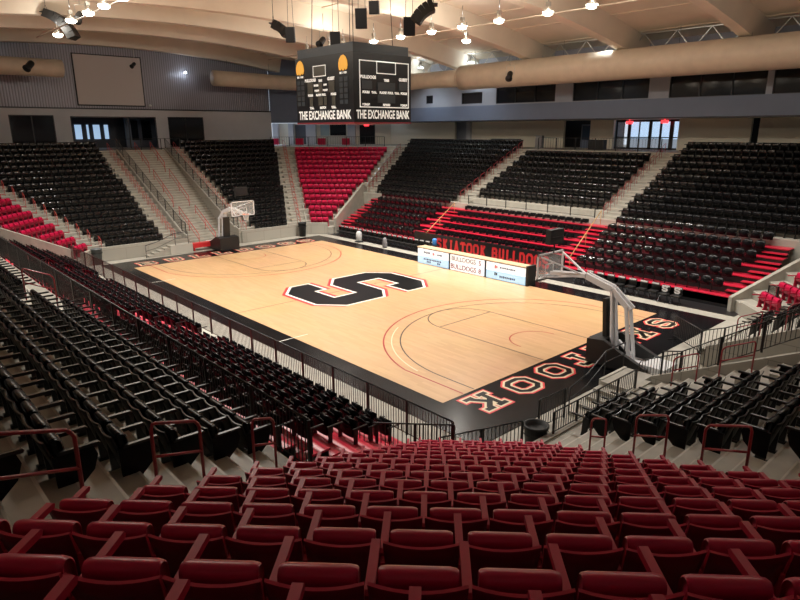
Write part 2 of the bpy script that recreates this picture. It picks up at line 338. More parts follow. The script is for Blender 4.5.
for s in (-1, 1):
    r = 6.75; hx = HX-1.575; a0 = math.acos(6.6/r)
    path(mb, [(s*HX, -6.6)]+[(s*(hx-r*math.sin(a)), -r*math.cos(a)) for a in [a0+(PI-2*a0)*i/40 for i in range(41)]]+[(s*HX, 6.6)], .065, zz)
    path(mb, [(s*(hx-1.22*math.sin(a)), -1.22*math.cos(a)) for a in [PI*i/20 for i in range(21)]], .05, zz)
cpart(mb, MT['line_red'])
mb = MB(); mw_ = MB()
r = 6.4
path(mw_, [(hx-r*math.sin(a), -r*math.cos(a)) for a in [.05*PI+.28*PI*i/20 for i in range(21)]], .05, zz)
for x in (-9.4, 5.2): path(mb, [(x, -HY+.7), (x, -HY-.9)], .05, zz)
cpart(mb, MT['line_white']); cpart(mw_, MT['line_cream'])
# centre logo: block S
LOGO = [(-1.4,-3.8),(-2.6,-2.8),(-2.6,-1.65),(-.95,-1.65),(-.95,-2.35),(1.0,-2.35),(.95,-.7),(-1.42,-.7),(-2.6,.3),(-2.6,2.8),(-1.4,3.9),(1.4,3.9),(2.6,2.9),(2.6,1.7),(.95,1.7),(.95,2.5),(-.95,2.5),(-.95,.75),(1.45,.7),(2.6,-.2),(2.6,-2.7),(1.4,-3.8)]
def offset(poly, d):
    out = []; n = len(poly)
    for i in range(n):
        a, b, c = Vector(poly[i-1]), Vector(poly[i]), Vector(poly[(i+1) % n])
        e1 = (b-a).normalized(); e2 = (c-b).normalized(); n1 = Vector((e1.y, -e1.x)); n2 = Vector((e2.y, -e2.x))
        m = (n1+n2); m = m/max(.35, m.dot(n1)); out.append((b.x+m.x*d, b.y+m.y*d))
    return out
ar = sum(LOGO[i-1][0]*LOGO[i][1]-LOGO[i][0]*LOGO[i-1][1] for i in range(len(LOGO)))
sg = 1 if ar > 0 else -1
def flat(poly, z, m, name):
    mb = MB(); mb.add([(x, y, z) for x, y in poly], [tuple(range(len(poly)))]); me = mb.mesh(name, m)
    import bmesh
    bm = bmesh.new(); bm.from_mesh(me); bmesh.ops.triangulate(bm, faces=bm.faces[:], ngon_method='EAR_CLIP')
    for f in bm.faces:
        if f.normal.z < 0: f.normal_flip()
    bm.to_mesh(me); bm.free()
    return inst(name, me, court)
flat([(x, y-.2) for x, y in offset(LOGO, sg*.16)], .0066, MT['redpaint'], 'logo_outline'); flat([(x, y+.2) for x, y in offset(LOGO, sg*.16)], .0072, MT['redpaint'], 'logo_outline')
flat(offset(LOGO, sg*.15), .0084, MT['line_white'], 'logo_outline')
flat(LOGO, .010, MT['inkblack'], 'logo')
# baseline letters
def base_letters(word, ys, xc, up, right, h, wf, tag_):
    for ch, y in zip(word, ys):
        w_ = .8*h*wf
        o = Vector((xc, y, 0)) - Vector(up)*h/2 - Vector(right)*w_/2
        p = None
        for nm, m, e, lf in (('letter', MT['redpaint'], .15, .004), ('letter_inline', MT['cream'], .08, .008), ('letter_face', MT['inkblack'], .0, .012)):
            mb = MB(); letter_mesh(mb, ch, o, right, up, (0,0,1), h, wf, .20, e, lf)
            mb.build(nm, m, court)
base_letters('SKIATOOK', [6.3, 4.15, 2.55, 1.05, -.6, -2.45, -4.45, -6.45], 15.27, (1,0,0), (0,-1,0), 1.15, 1.1, 'n')
base_letters('BULLDOGS', [-6.5, -4.5, -2.65, -.9, .95, 2.85, 4.8, 6.6], -15.25, (-1,0,0), (0,1,0), 1.05, 1.15, 'f')

# ------------------------------------------------------------------ low walls in front of the fixed stands
def wallbox(name, pts, h, th, m=None, z=0):
    """vertical wall along a polyline of (x,y,h) or (x,y)"""
    mb = MB()
    for a, b in zip(pts[:-1], pts[1:]):
        A_, B2 = Vector(a[:2]), Vector(b[:2]); d = (B2-A_).normalized(); l = Vector((-d.y, d.x))*th/2
        ha = a[2] if len(a) > 2 else h; hb = b[2] if len(b) > 2 else h; za = a[3] if len(a) > 3 else z; zb = b[3] if len(b) > 3 else z
        mb.hull2([(A_.x-l.x, A_.y-l.y, za), (A_.x+l.x, A_.y+l.y, za), (A_.x+l.x, A_.y+l.y, ha), (A_.x-l.x, A_.y-l.y, ha)],
                 [(B2.x-l.x, B2.y-l.y, zb), (B2.x+l.x, B2.y+l.y, zb), (B2.x+l.x, B2.y+l.y, hb), (B2.x-l.x, B2.y-l.y, hb)])
    return struct(mb.build(name, m or MT['concrete_wall']))
for sy, nm in ((-1, 'far_near'), (1, 'far_far')):
    wallbox('wall_far_end', [(-18.02, sy*2.3), (-18.02, sy*8.86), (-16.9, sy*10.1)], 1.0, .24)
    wallbox('wall_near_end', [(18.84, sy*2.3), (18.84, sy*8.9), (17.3, sy*10.5)], .66, .22)
# tunnel-stair side walls with sloping tops (far end); near end tunnel walls
for sy in (-1, 1):
    wallbox('wall_far_end', [(-18.0, sy*2.2, 1.15, 0), (-18.9, sy*2.2, 1.3, 0), (-31.6, sy*2.2, 7.3, 0)], 0, .22)
    wallbox('wall_near_end', [(18.95, sy*2.2, .85, 0), (32.4, sy*2.2, 7.3, 0)], 0, .22)
# central stair of the far end
mb = MB()
n = 38; xs, xe = -19.6, -31.6
for i in range(n):
    x0 = xs+(xe-xs)*i/n; x1 = xs+(xe-xs)*(i+1)/n; z = CF*(i+1)/n
    mb.mi = 0; mb.box(x1, x0, -2.09, 2.09, max(0, z-.6), z); mb.mi = 1; mb.box(x0-.03, x0+.004, -2.09, 2.09, z-.03, z+.003)
mb.mi = 0; mb.box(-38, -31.6, -2.26, 2.26, CF-.4, CF)
struct(mb.build('floor', conc))
# parapets between corner wedges and telescopic stands
for sx in (-1, 1):
    for sy in (-1, 1):
        if sx*sy < 0 and sx > 0: 
            continue
        pts = []
        for k in (0, 6.2):
            b = S_(k)-.5*(k == 0); pts.append((sx*(Ls(b)), sy*b, Z_(k)+(.72+(.1 if k else 0) if sx < 0 else (.15 if not k else .35)), 0))
        wallbox('wall_'+('far' if sy > 0 else 'near')+'_side', pts, 0, .22, MT['concrete'])

# stringers that close the joints between the corner wedges and their neighbours
for sx in (-1, 1):
    for sy in (-1, 1):
        b0 = S_(6) ; pts = []
        for i in range(21):
            b = b0+(S_(16.6)-b0)*i/20; ks = (b-11.2)/T; kc = ((Ls(b)+b)/R2-N_(0, sx, sy))/(TC if not (sx > 0 and sy < 0) else .865)
            pts.append((sx*Ls(b), sy*b, min(CF+.05, max(Z_(math.floor(ks)), Z_(math.floor(kc)))+.06), 0))
        wallbox('wall_'+('far' if sy > 0 else 'near')+'_side', pts, 0, .1, MT['concrete'])
        pts = []
        for i in range(25):
            a = E_(0, sx)+(T*16.6)*i/24; b = Le(a, sx); ke = (a-E_(0, sx))/T; kc = ((a+b)/R2-N_(0, sx, sy))/(TC if not (sx > 0 and sy < 0) else .865)
            pts.append((sx*a, sy*b, min(CF+.05, max(Z_(math.floor(ke)), Z_(max(0, math.floor(kc))))+.05), 0))
        wallbox('wall_'+('far' if sx < 0 else 'near')+'_end', pts, 0, .1, MT['concrete'])
# ------------------------------------------------------------------ upper walls and concourse
def plane_wall(name, x, y0, y1, z0, z1, m, th=.25, openings=(), axis='x'):
    """wall at x (axis x) or at y (axis y) with rectangular openings (u0,u1,v0,v1)"""
    us = sorted({y0, y1, *[o[0] for o in openings], *[o[1] for o in openings]}); zs = sorted({z0, z1, *[max(z0, o[2]) for o in openings], *[min(z1, o[3]) for o in openings]})
    mb = MB()
    for a, b in zip(us[:-1], us[1:]):
        for c, d in zip(zs[:-1], zs[1:]):
            uc, vc = (a+b)/2, (c+d)/2
            if any(o[0] < uc < o[1] and o[2] < vc < o[3] for o in openings): continue
            if axis == 'x': mb.box(x-th/2, x+th/2, a, b, c, d)
            else: mb.box(a, b, x-th/2, x+th/2, c, d)
    return struct(mb.build(name, m))
RZ = lambda y: 16.6-.004*y*y     # underside of the roof frames
OPN = [(-9.05, -5.4, 7.2, 10.3), (-4.0, 4.05, 7.0, 10.23), (5.3, 9.2, 7.2, 10.25)]
plane_wall('wall_far_end', -38.1, -40, 17.6, 6.6, 10.95, MT['lightwall'], .3, OPN)
mb = MB()   # corrugated upper wall up to the roof line
ys = [-40+57.6*i/24 for i in range(25)]
for a, b in zip(ys[:-1], ys[1:]): mb.add([(-38.2, a, 10.95), (-38.2, b, 10.95), (-38.2, b, RZ(b)+2.2), (-38.2, a, RZ(a)+2.2)], [(3,2,1,0)])
mb.add([(-38.2,-40,10.95),(-38.2,17.6,10.95),(-37.93,17.6,10.95),(-37.93,-40,10.95)], [(0,1,2,3)])
struct(mb.build('wall_far_end', MT['corr']))
mb = MB().box(-38, -37.9, -40, 17.6, 10.88, 11.0); struct(mb.build('trim_1', MT['steel_dark']))
# diagonal and far side fascia with the press boxes
def seg_wall(name, a, b, z0, z1, m, th=.25): return wallbox(name, [(a[0], a[1], z1, z0), (b[0], b[1], z1, z0)], 0, th, m)
seg_wall('wall_far_corner', (-38.1, 17.6), (-29, 26.2), 9.68, 20, MT['bluewall'])
PB = [(-20.9, -19.9, 11.5, 12.3), (-15.9, -13.2, 11.3, 12.35), (-11.5, -4.95, 11.2, 12.62), (-3.2, 3.5, 11.15, 12.66), (5.1, 11.75, 11.1, 12.72), (12.15, 18.5, 11.1, 12.75), (20, 27, 11.1, 12.75)]
plane_wall('wall_far_side', 26.2, -29, 40, 9.68, 11.1, MT['bluewall'], .3, (), 'y')
plane_wall('wall_far_side', 26.25, -29, 40, 11.1, 17.5, MT['greywall'], .2, [o for o in PB], 'y')
mb = MB().box(-29, 40, 25.98, 26.06, 9.62, 9.72); struct(mb.build('trim_2', MT['steel_dark']))
for i, (a, b, c, d) in enumerate(PB[:6]):
    w_ = struct(MB().box(a, b, 26.30, 26.34, c, d).build('window_%d' % (i+1), MT['darkglass']))
    fr = MB(); npn = 1 if b-a < 1.5 else (1 if b-a < 3 else 3)
    for j in range(npn+1): x = a+(b-a)*j/npn; fr.box(x-.04, x+.04, 26.2, 26.32, c, d)
    fr.box(a, b, 26.2, 26.32, c-.02, c+.05); fr.box(a, b, 26.2, 26.32, d-.05, d+.02); fr.build('window_frame', MT['steel_dark'], w_)
# press box interior shell
struct(MB().box(-29, 40, 29.6, 29.7, 9.7, 13.4).box(-29, 40, 26.4, 29.6, 13.3, 13.4).box(-29, 40, 26.36, 31.6, 9.66, 9.7).build('ceiling', MT['greywall']))
# back wall of the far side concourse with doorways
BW = [(-20.7, -18.55, 7.1, 9.64), (-6.9, -3.7, 7.1, 9.64), (-1.6, 4.2, 7.1, 9.64), (9.75, 10.3, 7.1, 9.6), (-6.9, -3.7, 7.1, 9.6)]
plane_wall('wall_far_side', 30.6, -32.5, -20.7, 7.1, 9.7, MT['beige'], .3, (), 'y')
plane_wall('wall_far_side', 30.6, -18.5, 40, 7.1, 9.7, MT['beige'], .3, [(-6.7, -3.9, 7.1, 9.64), (-1.6, 4.2, 7.1, 9.64), (9.7, 10.25, 7.1, 9.64)], 'y')
struct(MB().box(-22.7, -16.5, 31.2, 31.4, 7.0, 9.8).build('wall_far_side', MT['greywall']))
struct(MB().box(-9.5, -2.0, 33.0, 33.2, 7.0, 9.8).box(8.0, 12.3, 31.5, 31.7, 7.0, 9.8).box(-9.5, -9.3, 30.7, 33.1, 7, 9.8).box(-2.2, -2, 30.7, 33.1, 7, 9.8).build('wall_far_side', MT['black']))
struct(MB().box(-18.7, -18.2, 30.1, 30.7, 7.1, 9.7).build('wall_far_side', MT['lightwall']))
# blue door inside the first doorway
d1 = struct(MB().box(-5.4, -4.1, 31.4, 31.5, 7.16, 9.3).build('door_1', MT['bluewall'])); MB().box(-5.25, -4.25, 31.36, 31.41, 7.9, 9.15).build('door_glass', mat('blue_door_glass', (.05, .09, .16), .15), d1)
# glazed entrance doors with daylight behind
dr = [(-1.42, -.48), (-.2, .54), (.63, 1.44), (1.7, 2.4), (2.57, 3.26), (3.59, 4.09)]
g = struct(MB().box(-1.6, 4.2, 33.2, 33.25, 7.16, 9.6).build('window_8', mat('daylight_outside', (.4, .55, .7), .5, emit=(.50, .70, .95), es=1.15)))
mb = MB(); prev = -1.6
for a, b in dr: mb.box(prev, a, 30.9, 31.0, 7.16, 9.6); prev = b
mb.box(prev, 4.2, 30.9, 31.0, 7.16, 9.6); mb.box(-1.6, 4.2, 30.9, 31.0, 9.45, 9.64); mb.box(-1.6, 4.2, 30.9, 31.0, 7.16, 7.3); mb.box(-1.6, 4.2, 30.9, 31.0, 8.12, 8.2)
f2 = struct(mb.build('door_2', MT['steel_dark'])); MB().box(-1.55, 4.15, 30.94, 30.96, 7.2, 9.5).build('door_glass', MT['glass'], f2)
# exterior seen through the doors: pale parked shapes are only a low band
struct(MB().box(-1.6, 4.2, 33.1, 33.19, 7.16, 8.0).build('trim_3', mat('grey_outside_band', (.2, .22, .25), .6, emit=(.28, .34, .42), es=.8)))
# far corner concourse: piers, dark openings, concession
seg_wall('wall_far_corner', (-42.3, 20.3), (-31.5, 30.6), 7.1, 9.7, MT['beige'])
def on_diag(t, off): # t along the diagonal back wall, off towards the court
    a = Vector((-42.3, 20.3)); b = Vector((-31.5, 30.6)); d = (b-a).normalized(); nrm = Vector((d.y, -d.x)); return a+d*t+nrm*off, d, nrm
def diag_box(name, t0, t1, o0, o1, z0, z1, m, st=True):
    p, d, nn = on_diag(0, 0)
    q = [p+d*t0+nn*o0, p+d*t1+nn*o0, p+d*t1+nn*o1, p+d*t0+nn*o1]
    o = MB().prism([(v.x, v.y) for v in q], z0, z1).build(name, m); return struct(o) if st else o
for t0, t1 in ((.2, .9), (2.2, 2.8), (4.4, 5.6), (9.6, 10.5)): diag_box('wall_far_corner', t0, t1, .1, .9, 7.1, 9.68, MT['lightwall'])
diag_box('door_3', 2.9, 4.3, .13, .2, 7.16, 9.5, mat('grey_door', (.10, .11, .13), .5)); diag_box('door_4', 11.0, 12.9, .13, .2, 7.16, 9.45, MT['darkglass']); diag_box('window_9', 7.3, 9.3, .13, .2, 8.2, 9.5, MT['darkglass'])
diag_box('window_10', 6.1, 7.2, .13, .22, 7.9, 9.5, mat('pale_teal_panel', (.35, .45, .45), .5))
cnt = diag_box('concession_counter', 6.0, 9.6, .5, 1.1, 7.16, 8.2, mat('pale_counter', (.5, .48, .42), .5), False); tag(cnt, 'pale concession counter on the far corner concourse behind the red seats', 'counter')
# concourse slab at the far corner is part of the wedge floor; entrance hall behind the far end wall
struct(MB().box(-46, -38, -10, 12, 7.0, 7.14).build('floor', MT['concrete']))
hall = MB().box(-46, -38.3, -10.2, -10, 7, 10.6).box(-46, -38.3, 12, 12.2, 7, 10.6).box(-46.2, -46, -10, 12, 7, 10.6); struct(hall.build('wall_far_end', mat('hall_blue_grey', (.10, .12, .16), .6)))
struct(MB().box(-46, -38.3, -10, 12, 10.5, 10.6).build('ceiling', MT['greywall']))
for i, (y0, y1) in enumerate(((-2.1, -1.45), (-.95, -.75), (-.3, .35), (.8, 1.2))):
    w_ = struct(MB().box(-44.05, -44, y0, y1, 8.05, 9.5).build('window_%d' % (11+i), mat('daylit_pane', (.4, .55, .7), .4, emit=(.45, .66, .95), es=.6)))
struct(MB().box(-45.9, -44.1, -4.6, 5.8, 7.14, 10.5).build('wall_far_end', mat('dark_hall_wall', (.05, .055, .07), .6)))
struct(MB().box(-42.2, -42, 2.3, 5.8, 7.14, 10.5).build('wall_far_end', mat('hall_grey_blue', (.13, .16, .22), .6)))
for y0, y1 in ((2.9, 3.6), (4.0, 5.0)): struct(MB().box(-41.99, -41.95, y0, y1, 7.9, 9.9).build('window_16', MT['darkglass']))
for i, (y0, y1, z0, z1) in enumerate((OPN[0], OPN[2])):
    w_ = struct(MB().box(-38.12, -38.06, y0, y1, z0, z1).build('window_%d' % (17+i), MT['darkglass'])); fr = MB(); ym = (y0+y1)/2
    for a in (y0+.03, ym, y1-.03): fr.box(-38.06, -37.98, a-.035, a+.035, z0, z1)
    fr.box(-38.06, -37.98, y0, y1, z1-.07, z1); fr.box(-38.06, -37.98, y0, y1, 8.9, 8.95) if False else None; fr.build('window_frame', MT['steel_dark'], w_)
fr = MB(); y0, y1 = -4.0, 4.05
for a in (y0+.03, 1.3, y1-.03): fr.box(-38.1, -37.95, a-.05, a+.05, 7.16, 10.23)
fr.box(-38.1, -37.95, y0, y1, 10.13, 10.23); struct(fr.build('trim_4', MT['steel_dark']))
# walls out of view that close the hall
struct(MB().box(-38, 40, -40.2, -40, 7, 18).build('wall_near_side', MT['greywall']))
struct(MB().box(40, 40.2, -40, 40, 7, 18).build('wall_near_end', MT['greywall']))
# ------------------------------------------------------------------ roof: arched fabric ceiling, wrapped frames
ys = [-40+80*i/32 for i in range(33)]
mb = MB()
for a, b in zip(ys[:-1], ys[1:]):
    za, zb = RZ(a)+1.45, RZ(b)+1.45
    mb.smooth = True; mb.add([(-39, a, za), (40, a, za), (40, b, zb), (-39, b, zb)], [(0,1,2,3)])
struct(mb.build('ceiling', MT['fabric']))
def hz(y):    # underside of a frame with its haunch near the side columns
    a = abs(y); return RZ(y) 
for x in (28.0, 19.5, 11.2, 2.7, -5.8, -14.3, -20.8, -28.0, -37.4):
    yy = [-26.1+52.2*i/36 for i in range(37)]; mb = MB()
    for a, b in zip(yy[:-1], yy[1:]):
        q = lambda y: [(x-.38, y, hz(y)), (x+.38, y, hz(y)), (x+.62, y, RZ(y)+1.5), (x-.62, y, RZ(y)+1.5)]
        mb.hull2(q(a), q(b))
    struct(mb.build('ceiling', MT['fabric_beam']))
# seams: thin battens across the roof fabric between frames
mb = MB()
for y in [-24+4*i for i in range(13)]:
    mb.box(-38, 30, y-.03, y+.03, RZ(y)+1.38, RZ(y)+1.46)
struct(mb.build('trim_5', MT['duct']))
# long conduit rail carrying the far lamp row
mb = MB(); mb.tube([(-22, 8.1, 14.75), (18, 8.1, 14.75)], .035, 6); mb.tube([(-20, -10.1, 14.75), (18, -10.1, 14.75)], .035, 6); struct(mb.build('trim_6', MT['duct']))
# trusses above the duct
mb = MB()
for i in range(20):
    x = -24+2.4*i; mb.bar((x, 24.5, 14.2), (x+1.2, 24.5, 15.6), .05, .05); mb.bar((x+1.2, 24.5, 15.6), (x+2.4, 24.5, 14.2), .05, .05)
mb.bar((-24, 24.5, 15.6), (26, 24.5, 15.6), .08, .08); mb.bar((-24, 24.5, 14.2), (26, 24.5, 14.2), .08, .08); struct(mb.build('trim_7', MT['steel']))
# ------------------------------------------------------------------ telescopic (pull-out) stands: red decks, black risers
def clampx(k, sy): return Ls(S_(k))
def tele_block(name_label, sy, x0f, x1f, steps=(), group='pull-out stands'):
    t = empty('pull_out_stand', (0, 0, 0), 0, name_label, 'bleacher', group)
    dk, ri, st = MB(), MB(), MB()
    for k in range(6):
        xa, xb = x0f(k), x1f(k); y0, y1 = sorted((sy*(S_(k)+.02), sy*(S_(k+1)+.02))); z = Z_(k)
        dk.box(xa, xb, y0, y1, z-.05, z)
        ya, yb = sorted((sy*(S_(k)+.05), sy*(S_(k)+.09))); ri.box(xa+.01, xb-.01, ya, yb, max(0.02, z-RS-.02), z-.05)
    ri.box(x0f(0)+.01, x1f(0)-.01, *sorted((sy*(S_(0)+.05), sy*(S_(0)+.12))), 0, .55)
    ri.box(x0f(5), x0f(5)+.05, *sorted((sy*(S_(5)), sy*(S_(6)-.05))), 0, Z_(5)-.05)
    dk.build('deck', MT['deck_red'], t); ri.build('riser', MT['deck_black'], t)
    for a, b in steps:
        st = MB()
        for k in range(1, 6): ym, ye = sorted((sy*(S_(k)-.36), sy*(S_(k)+.03))); st.box(a(k), b(k), ym, ye, Z_(k-1)+.16, Z_(k-1)+.205)
        st.build('aisle_step', MT['deck_red'], t)
    return t
K = lambda v: (lambda k: v)
for sy, A, far in ((1, AIS, True), (-1, AISN, False)):
    sd = 'far' if far else 'near'
    endm = lambda k: -min(17.25, Ls(S_(k))-.14) ; endp = lambda k: min(17.6, Ls(S_(k))-.14)
    tele_block(f'red decked pull-out stand on the {sd} side of the court, toward the far baseline', sy, endm, K(A[0][0]), [(lambda k: endm(k), lambda k: endm(k)+1.2)])
    tele_block(f'centre pull-out stand on the {sd} side of the court, between the two red stairways', sy, K(A[0][0]), K(A[1][1]), [(K(A[0][0]+.05), K(A[0][1])), (K(A[1][0]), K(A[1][1]-.05))])
    tele_block(f'red decked pull-out stand on the {sd} side of the court, toward the near baseline', sy, K(A[1][1]), endp, [(lambda k: endp(k)-1.2, endp)])
# ------------------------------------------------------------------ seats
W = .52
def seat_meshes(back_m, pad_m, arm_m, hi=True):
    """local frame: +Y away from the court, sitter faces -Y, origin on the floor at the row line; z up"""
    out = {}
    mb = MB(); mb.smooth = True; nu, nv = (9, 6) if hi else (5, 3); hw = .252
    def bp(u, v, off):   # u -1..1 across, v 0..1 up
        z = .22+v*(.58 - .022*(1-u*u)); y = .06+.17*v + .028*(1-u*u) + off*.022
        return (u*hw*(1-.10*(1-v)), y, z - off*.004)
    for off in (0, 1):
        vs = [bp(-1+2*i/(nu-1), j/(nv-1), off) for j in range(nv) for i in range(nu)]
        fs = [(j*nu+i, j*nu+i+1, (j+1)*nu+i+1, (j+1)*nu+i) for j in range(nv-1) for i in range(nu-1)]
        mb.add(vs, fs if off == 0 else [f[::-1] for f in fs])
    n = nu*nv; o = len(mb.v)-2*n; ring = [i for i in range(nu)]+[j*nu+nu-1 for j in range(1, nv)]+[(nv-1)*nu+i for i in range(nu-2, -1, -1)]+[j*nu for j in range(nv-2, 0, -1)]
    mb.smooth = False
    for a, b in zip(ring, ring[1:]+ring[:1]): mb.f.append((o+a, o+n+a, o+n+b, o+b)); mb.m.append(1 if hi else 0); mb.sm.append(False)  # rim lighter than the shell: lip highlight put into the colour
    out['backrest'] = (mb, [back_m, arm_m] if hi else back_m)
    # folded-up seat pad: rounded cross-section swept across
    mb = MB(); mb.smooth = True
    prof = []
    ns = 10 if hi else 6
    L_, th = .40, .165
    for i in range(ns+1):   # rounded top (front lip of the seat)
        a = PI*i/ns; prof.append((L_-th/2+th/2*math.sin(a), th/2*math.cos(a)))
    prof += [(0, -th*.30), (0, th*.30)]
    ang = math.radians(99); ca, sa = math.cos(ang), math.sin(ang)
    pts2 = [(.055 - (ca*s_ - sa*t_)*-1*.0 + (ca*s_)*-1 + t_*sa*-.0 - t_*sa, .40 + sa*s_ + t_*ca) for s_, t_ in prof]
    xs_ = [(-.21, .66), (-.198, .88), (-.165, 1), (.165, 1), (.198, .88), (.21, .66)] if hi else [(-.21, .85), (-.17, 1), (.17, 1), (.21, .85)]
    cy = sum(p[0] for p in pts2)/len(pts2); cz = sum(p[1] for p in pts2)/len(pts2); m = len(pts2)
    vs = [(x, cy+(p[0]-cy)*s_, cz+(p[1]-cz)*(.5+.5*s_)) for x, s_ in xs_ for p in pts2]; q = len(xs_)
    fs = [(i*m+k, (i+1)*m+k, (i+1)*m+(k+1) % m, i*m+(k+1) % m) for i in range(q-1) for k in range(m)]
    fs += [tuple(range(m-1, -1, -1)), tuple((q-1)*m+k for k in range(m))]
    mb.add(vs, fs); out['seat_pad'] = (mb, pad_m)
    def arm(x):
        mb = MB()
        w2 = .027; zt = .635
        if hi:
            pr = [(-.33, zt-.05), (-.345, zt-.02), (-.325, zt), (.10, zt+.005), (.125, zt-.015), (.12, zt-.045)]
            mb.hull2([(x-w2, a, b) for a, b in pr], [(x+w2, a, b) for a, b in pr])
        else: mb.box(x-w2, x+w2, -.335, .12, zt-.045, zt)
        pr = [(-.02, .05), (.16, .05), (.19, zt-.04), (.02, zt-.04)]
        mb.hull2([(x-.018, a, b) for a, b in pr], [(x+.018, a, b) for a, b in pr])
        mb.box(x-.04, x+.04, -.05, .19, 0, .05)
        return mb
    out['armrest'] = (arm(-W/2), arm_m); out['armrest_end'] = (arm(W/2), arm_m)
    for nm, x in (('end_panel', -W/2-.03), ('end_panel_right', W/2+.01)):
        pr = [(-.26, .60), (-.30, .48), (-.24, .30), (-.05, .12), (.17, .10), (.19, .60)]; e_ = MB(); e_.hull2([(x, a, b) for a, b in pr], [(x+.02, a, b) for a, b in pr]); out[nm] = (e_, pad_m)
    return out
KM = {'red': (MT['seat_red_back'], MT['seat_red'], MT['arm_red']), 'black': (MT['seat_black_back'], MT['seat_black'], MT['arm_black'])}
KG = {'red': KM['red'], 'black': (MT['seat_black_back'], MT['seat_gloss'], MT['arm_black'])}
HI = {c: {n: mb.mesh(n, m) for n, (mb, m) in seat_meshes(*KM[c]).items()} for c in KM}
def merged(parts, names, mats):
    out = MB()
    for n in names:
        mb, m = parts[n]; o = len(out.v); out.v += mb.v; out.f += [tuple(o+i for i in f) for f in mb.f]; out.m += [mats.index(m)]*len(mb.f); out.sm += mb.sm
    return out
LOP = {c: seat_meshes(*KM[c], hi=False) for c in KM}
LO = {c: merged(LOP[c], ['backrest', 'seat_pad', 'armrest'], list(KM[c])) for c in KM}
LOE = {c: merged(LOP[c], ['backrest', 'seat_pad', 'armrest', 'armrest_end'], list(KM[c])) for c in KM}
LOM = {c: LO[c].mesh('arena_seat', list(KM[c])) for c in KM}; LOEM = {c: LOE[c].mesh('arena_seat', list(KM[c])) for c in KM}
# small chair used on the pull-out stands: plastic shell with raised seat and thin arms
def tele_seat(folded=False):
    mb = MB(); mb.mi = 0
    if not folded:
        mb.smooth = True; nu, nv = 5, 4
        for off in (0, 1):
            vs = []
            for j in range(nv):
                for i in range(nu):
                    u = -1+2*i/(nu-1); v = j/(nv-1); zz_ = .34+v*.46-(.07*u*u*u*u if j == nv-1 else 0)
                    vs.append((u*.25*(1 if j < nv-1 else .88), .10+.10*v-.04*u*u+off*.03, zz_))
            fs = [(j*nu+i, j*nu+i+1, (j+1)*nu+i+1, (j+1)*nu+i) for j in range(nv-1) for i in range(nu-1)]
            mb.add(vs, fs if off == 0 else [f[::-1] for f in fs])
            if off: 
                o = len(mb.v)-2*nu*nv; t_ = (nv-1)*nu
                for i in range(nu-1): mb.f.append((o+t_+i, o+t_+i+1, o+nu*nv+t_+i+1, o+nu*nv+t_+i)); mb.m.append(0); mb.sm.append(True)
        pr = [(.0, .36), (-.02, .70), (-.05, .73), (-.09, .70), (-.08, .36)]
        mb.hull2([(-.22, a, b) for a, b in pr], [(.22, a, b) for a, b in pr]); mb.smooth = False
        mb.mi = 1
        for x in (-.31,): mb.box(x-.02, x+.02, -.28, .14, .58, .61); mb.box(x-.018, x+.018, .02, .12, .0, .58)
    else:
        mb.box(-.22, .22, -.12, .16, .10, .26); mb.box(-.22, .22, .10, .17, .10, .34); mb.mi = 1; mb.box(-W/2-.02, -W/2+.02, -.1, .16, .0, .30)
    return mb
TS, TSF = tele_seat(), tele_seat(True); TM = [MT['seat_black'], MT['arm_black']]; TSM, TSFM = TS.mesh('stand_chair', TM), TSF.mesh('stand_chair', TM)
# seat positions ------------------------------------------------------------
rows = []   # (colour, type, block words, row index, list of (x,y,z)), angle, block key
def line_row(col, typ, blk, k, p0, p1, z, d, kmax=None, W_=W):
    """seats from p0 to p1 (2d ends of the row line), evenly spaced"""
    p0, p1 = Vector(p0), Vector(p1); L_ = (p1-p0).length; n = int((L_-.05)/W_)
    if n < 1: return
    dr = (p1-p0).normalized(); st = (L_-n*W_)/2
    lx = Vector((d[1], -d[0]))      # local +X for local +Y = d
    if dr.dot(lx) < 0: p0, dr = p1, -dr
    pts = [p0+dr*(st+W_*(i+.5)) for i in range(n)]
    rows.append(dict(col=col, typ=typ, blk=blk, k=k, pts=[(p.x, p.y, z) for p in pts], a=math.atan2(d[1], d[0])-PI/2))
off = .46      # seat line behind the row's front edge
BLK = {(-1, -1): 'left', (-1, 1): 'right'}
for sx in (-1, 1):
    for sy in (-1, 1):
        for k in range(17):    # end blocks
            s = E_(k, sx)+off
            if sx < 0: y0, y1 = 3.72, Le(E_(k))-(1.5 if sy > 0 else .75)
            else: y0, y1 = 5.0, Le(E_(k, sx), sx)-1.3
            blk = {(-1,-1): 'block left of far tunnel', (-1,1): 'block right of far tunnel', (1,-1): 'block right of the stairs', (1,1): 'small block at right edge'}[(sx,sy)]
            line_row('black', 'arena', blk, k, (sx*s, sy*y0), (sx*s, sy*y1), Z_(k), (sx, 0))
        kt = 15 if (sx, sy) == (-1, 1) else 16
        for k in range(kt):    # corner wedges
            n = N_(k, sx, sy)+off+(.12 if (sx > 0 and sy < 0) else 0); a, b = c_e(n, sx), c_s(n); d = (sx/R2, sy/R2)
            e = Vector(a)-Vector(b); e.normalize(); mrg = .12; m2 = .12 if (sx > 0 and sy < 0) else (1.35 if (sx > 0 and sy > 0 and k < 7) else (.45 if k < 7 else .15))
            A_ = Vector(a)-e*mrg; B2 = Vector(b)+e*m2
            blk = {(-1,1): 'corner block under the scoreboard', (-1,-1): 'corner block at left edge', (1,-1): 'the near corner block', (1,1): 'corner block at right edge'}[(sx,sy)]
            line_row('red', 'arena', blk, k, (sx*A_.x, sy*A_.y), (sx*B2.x, sy*B2.y), Z_(k), d)
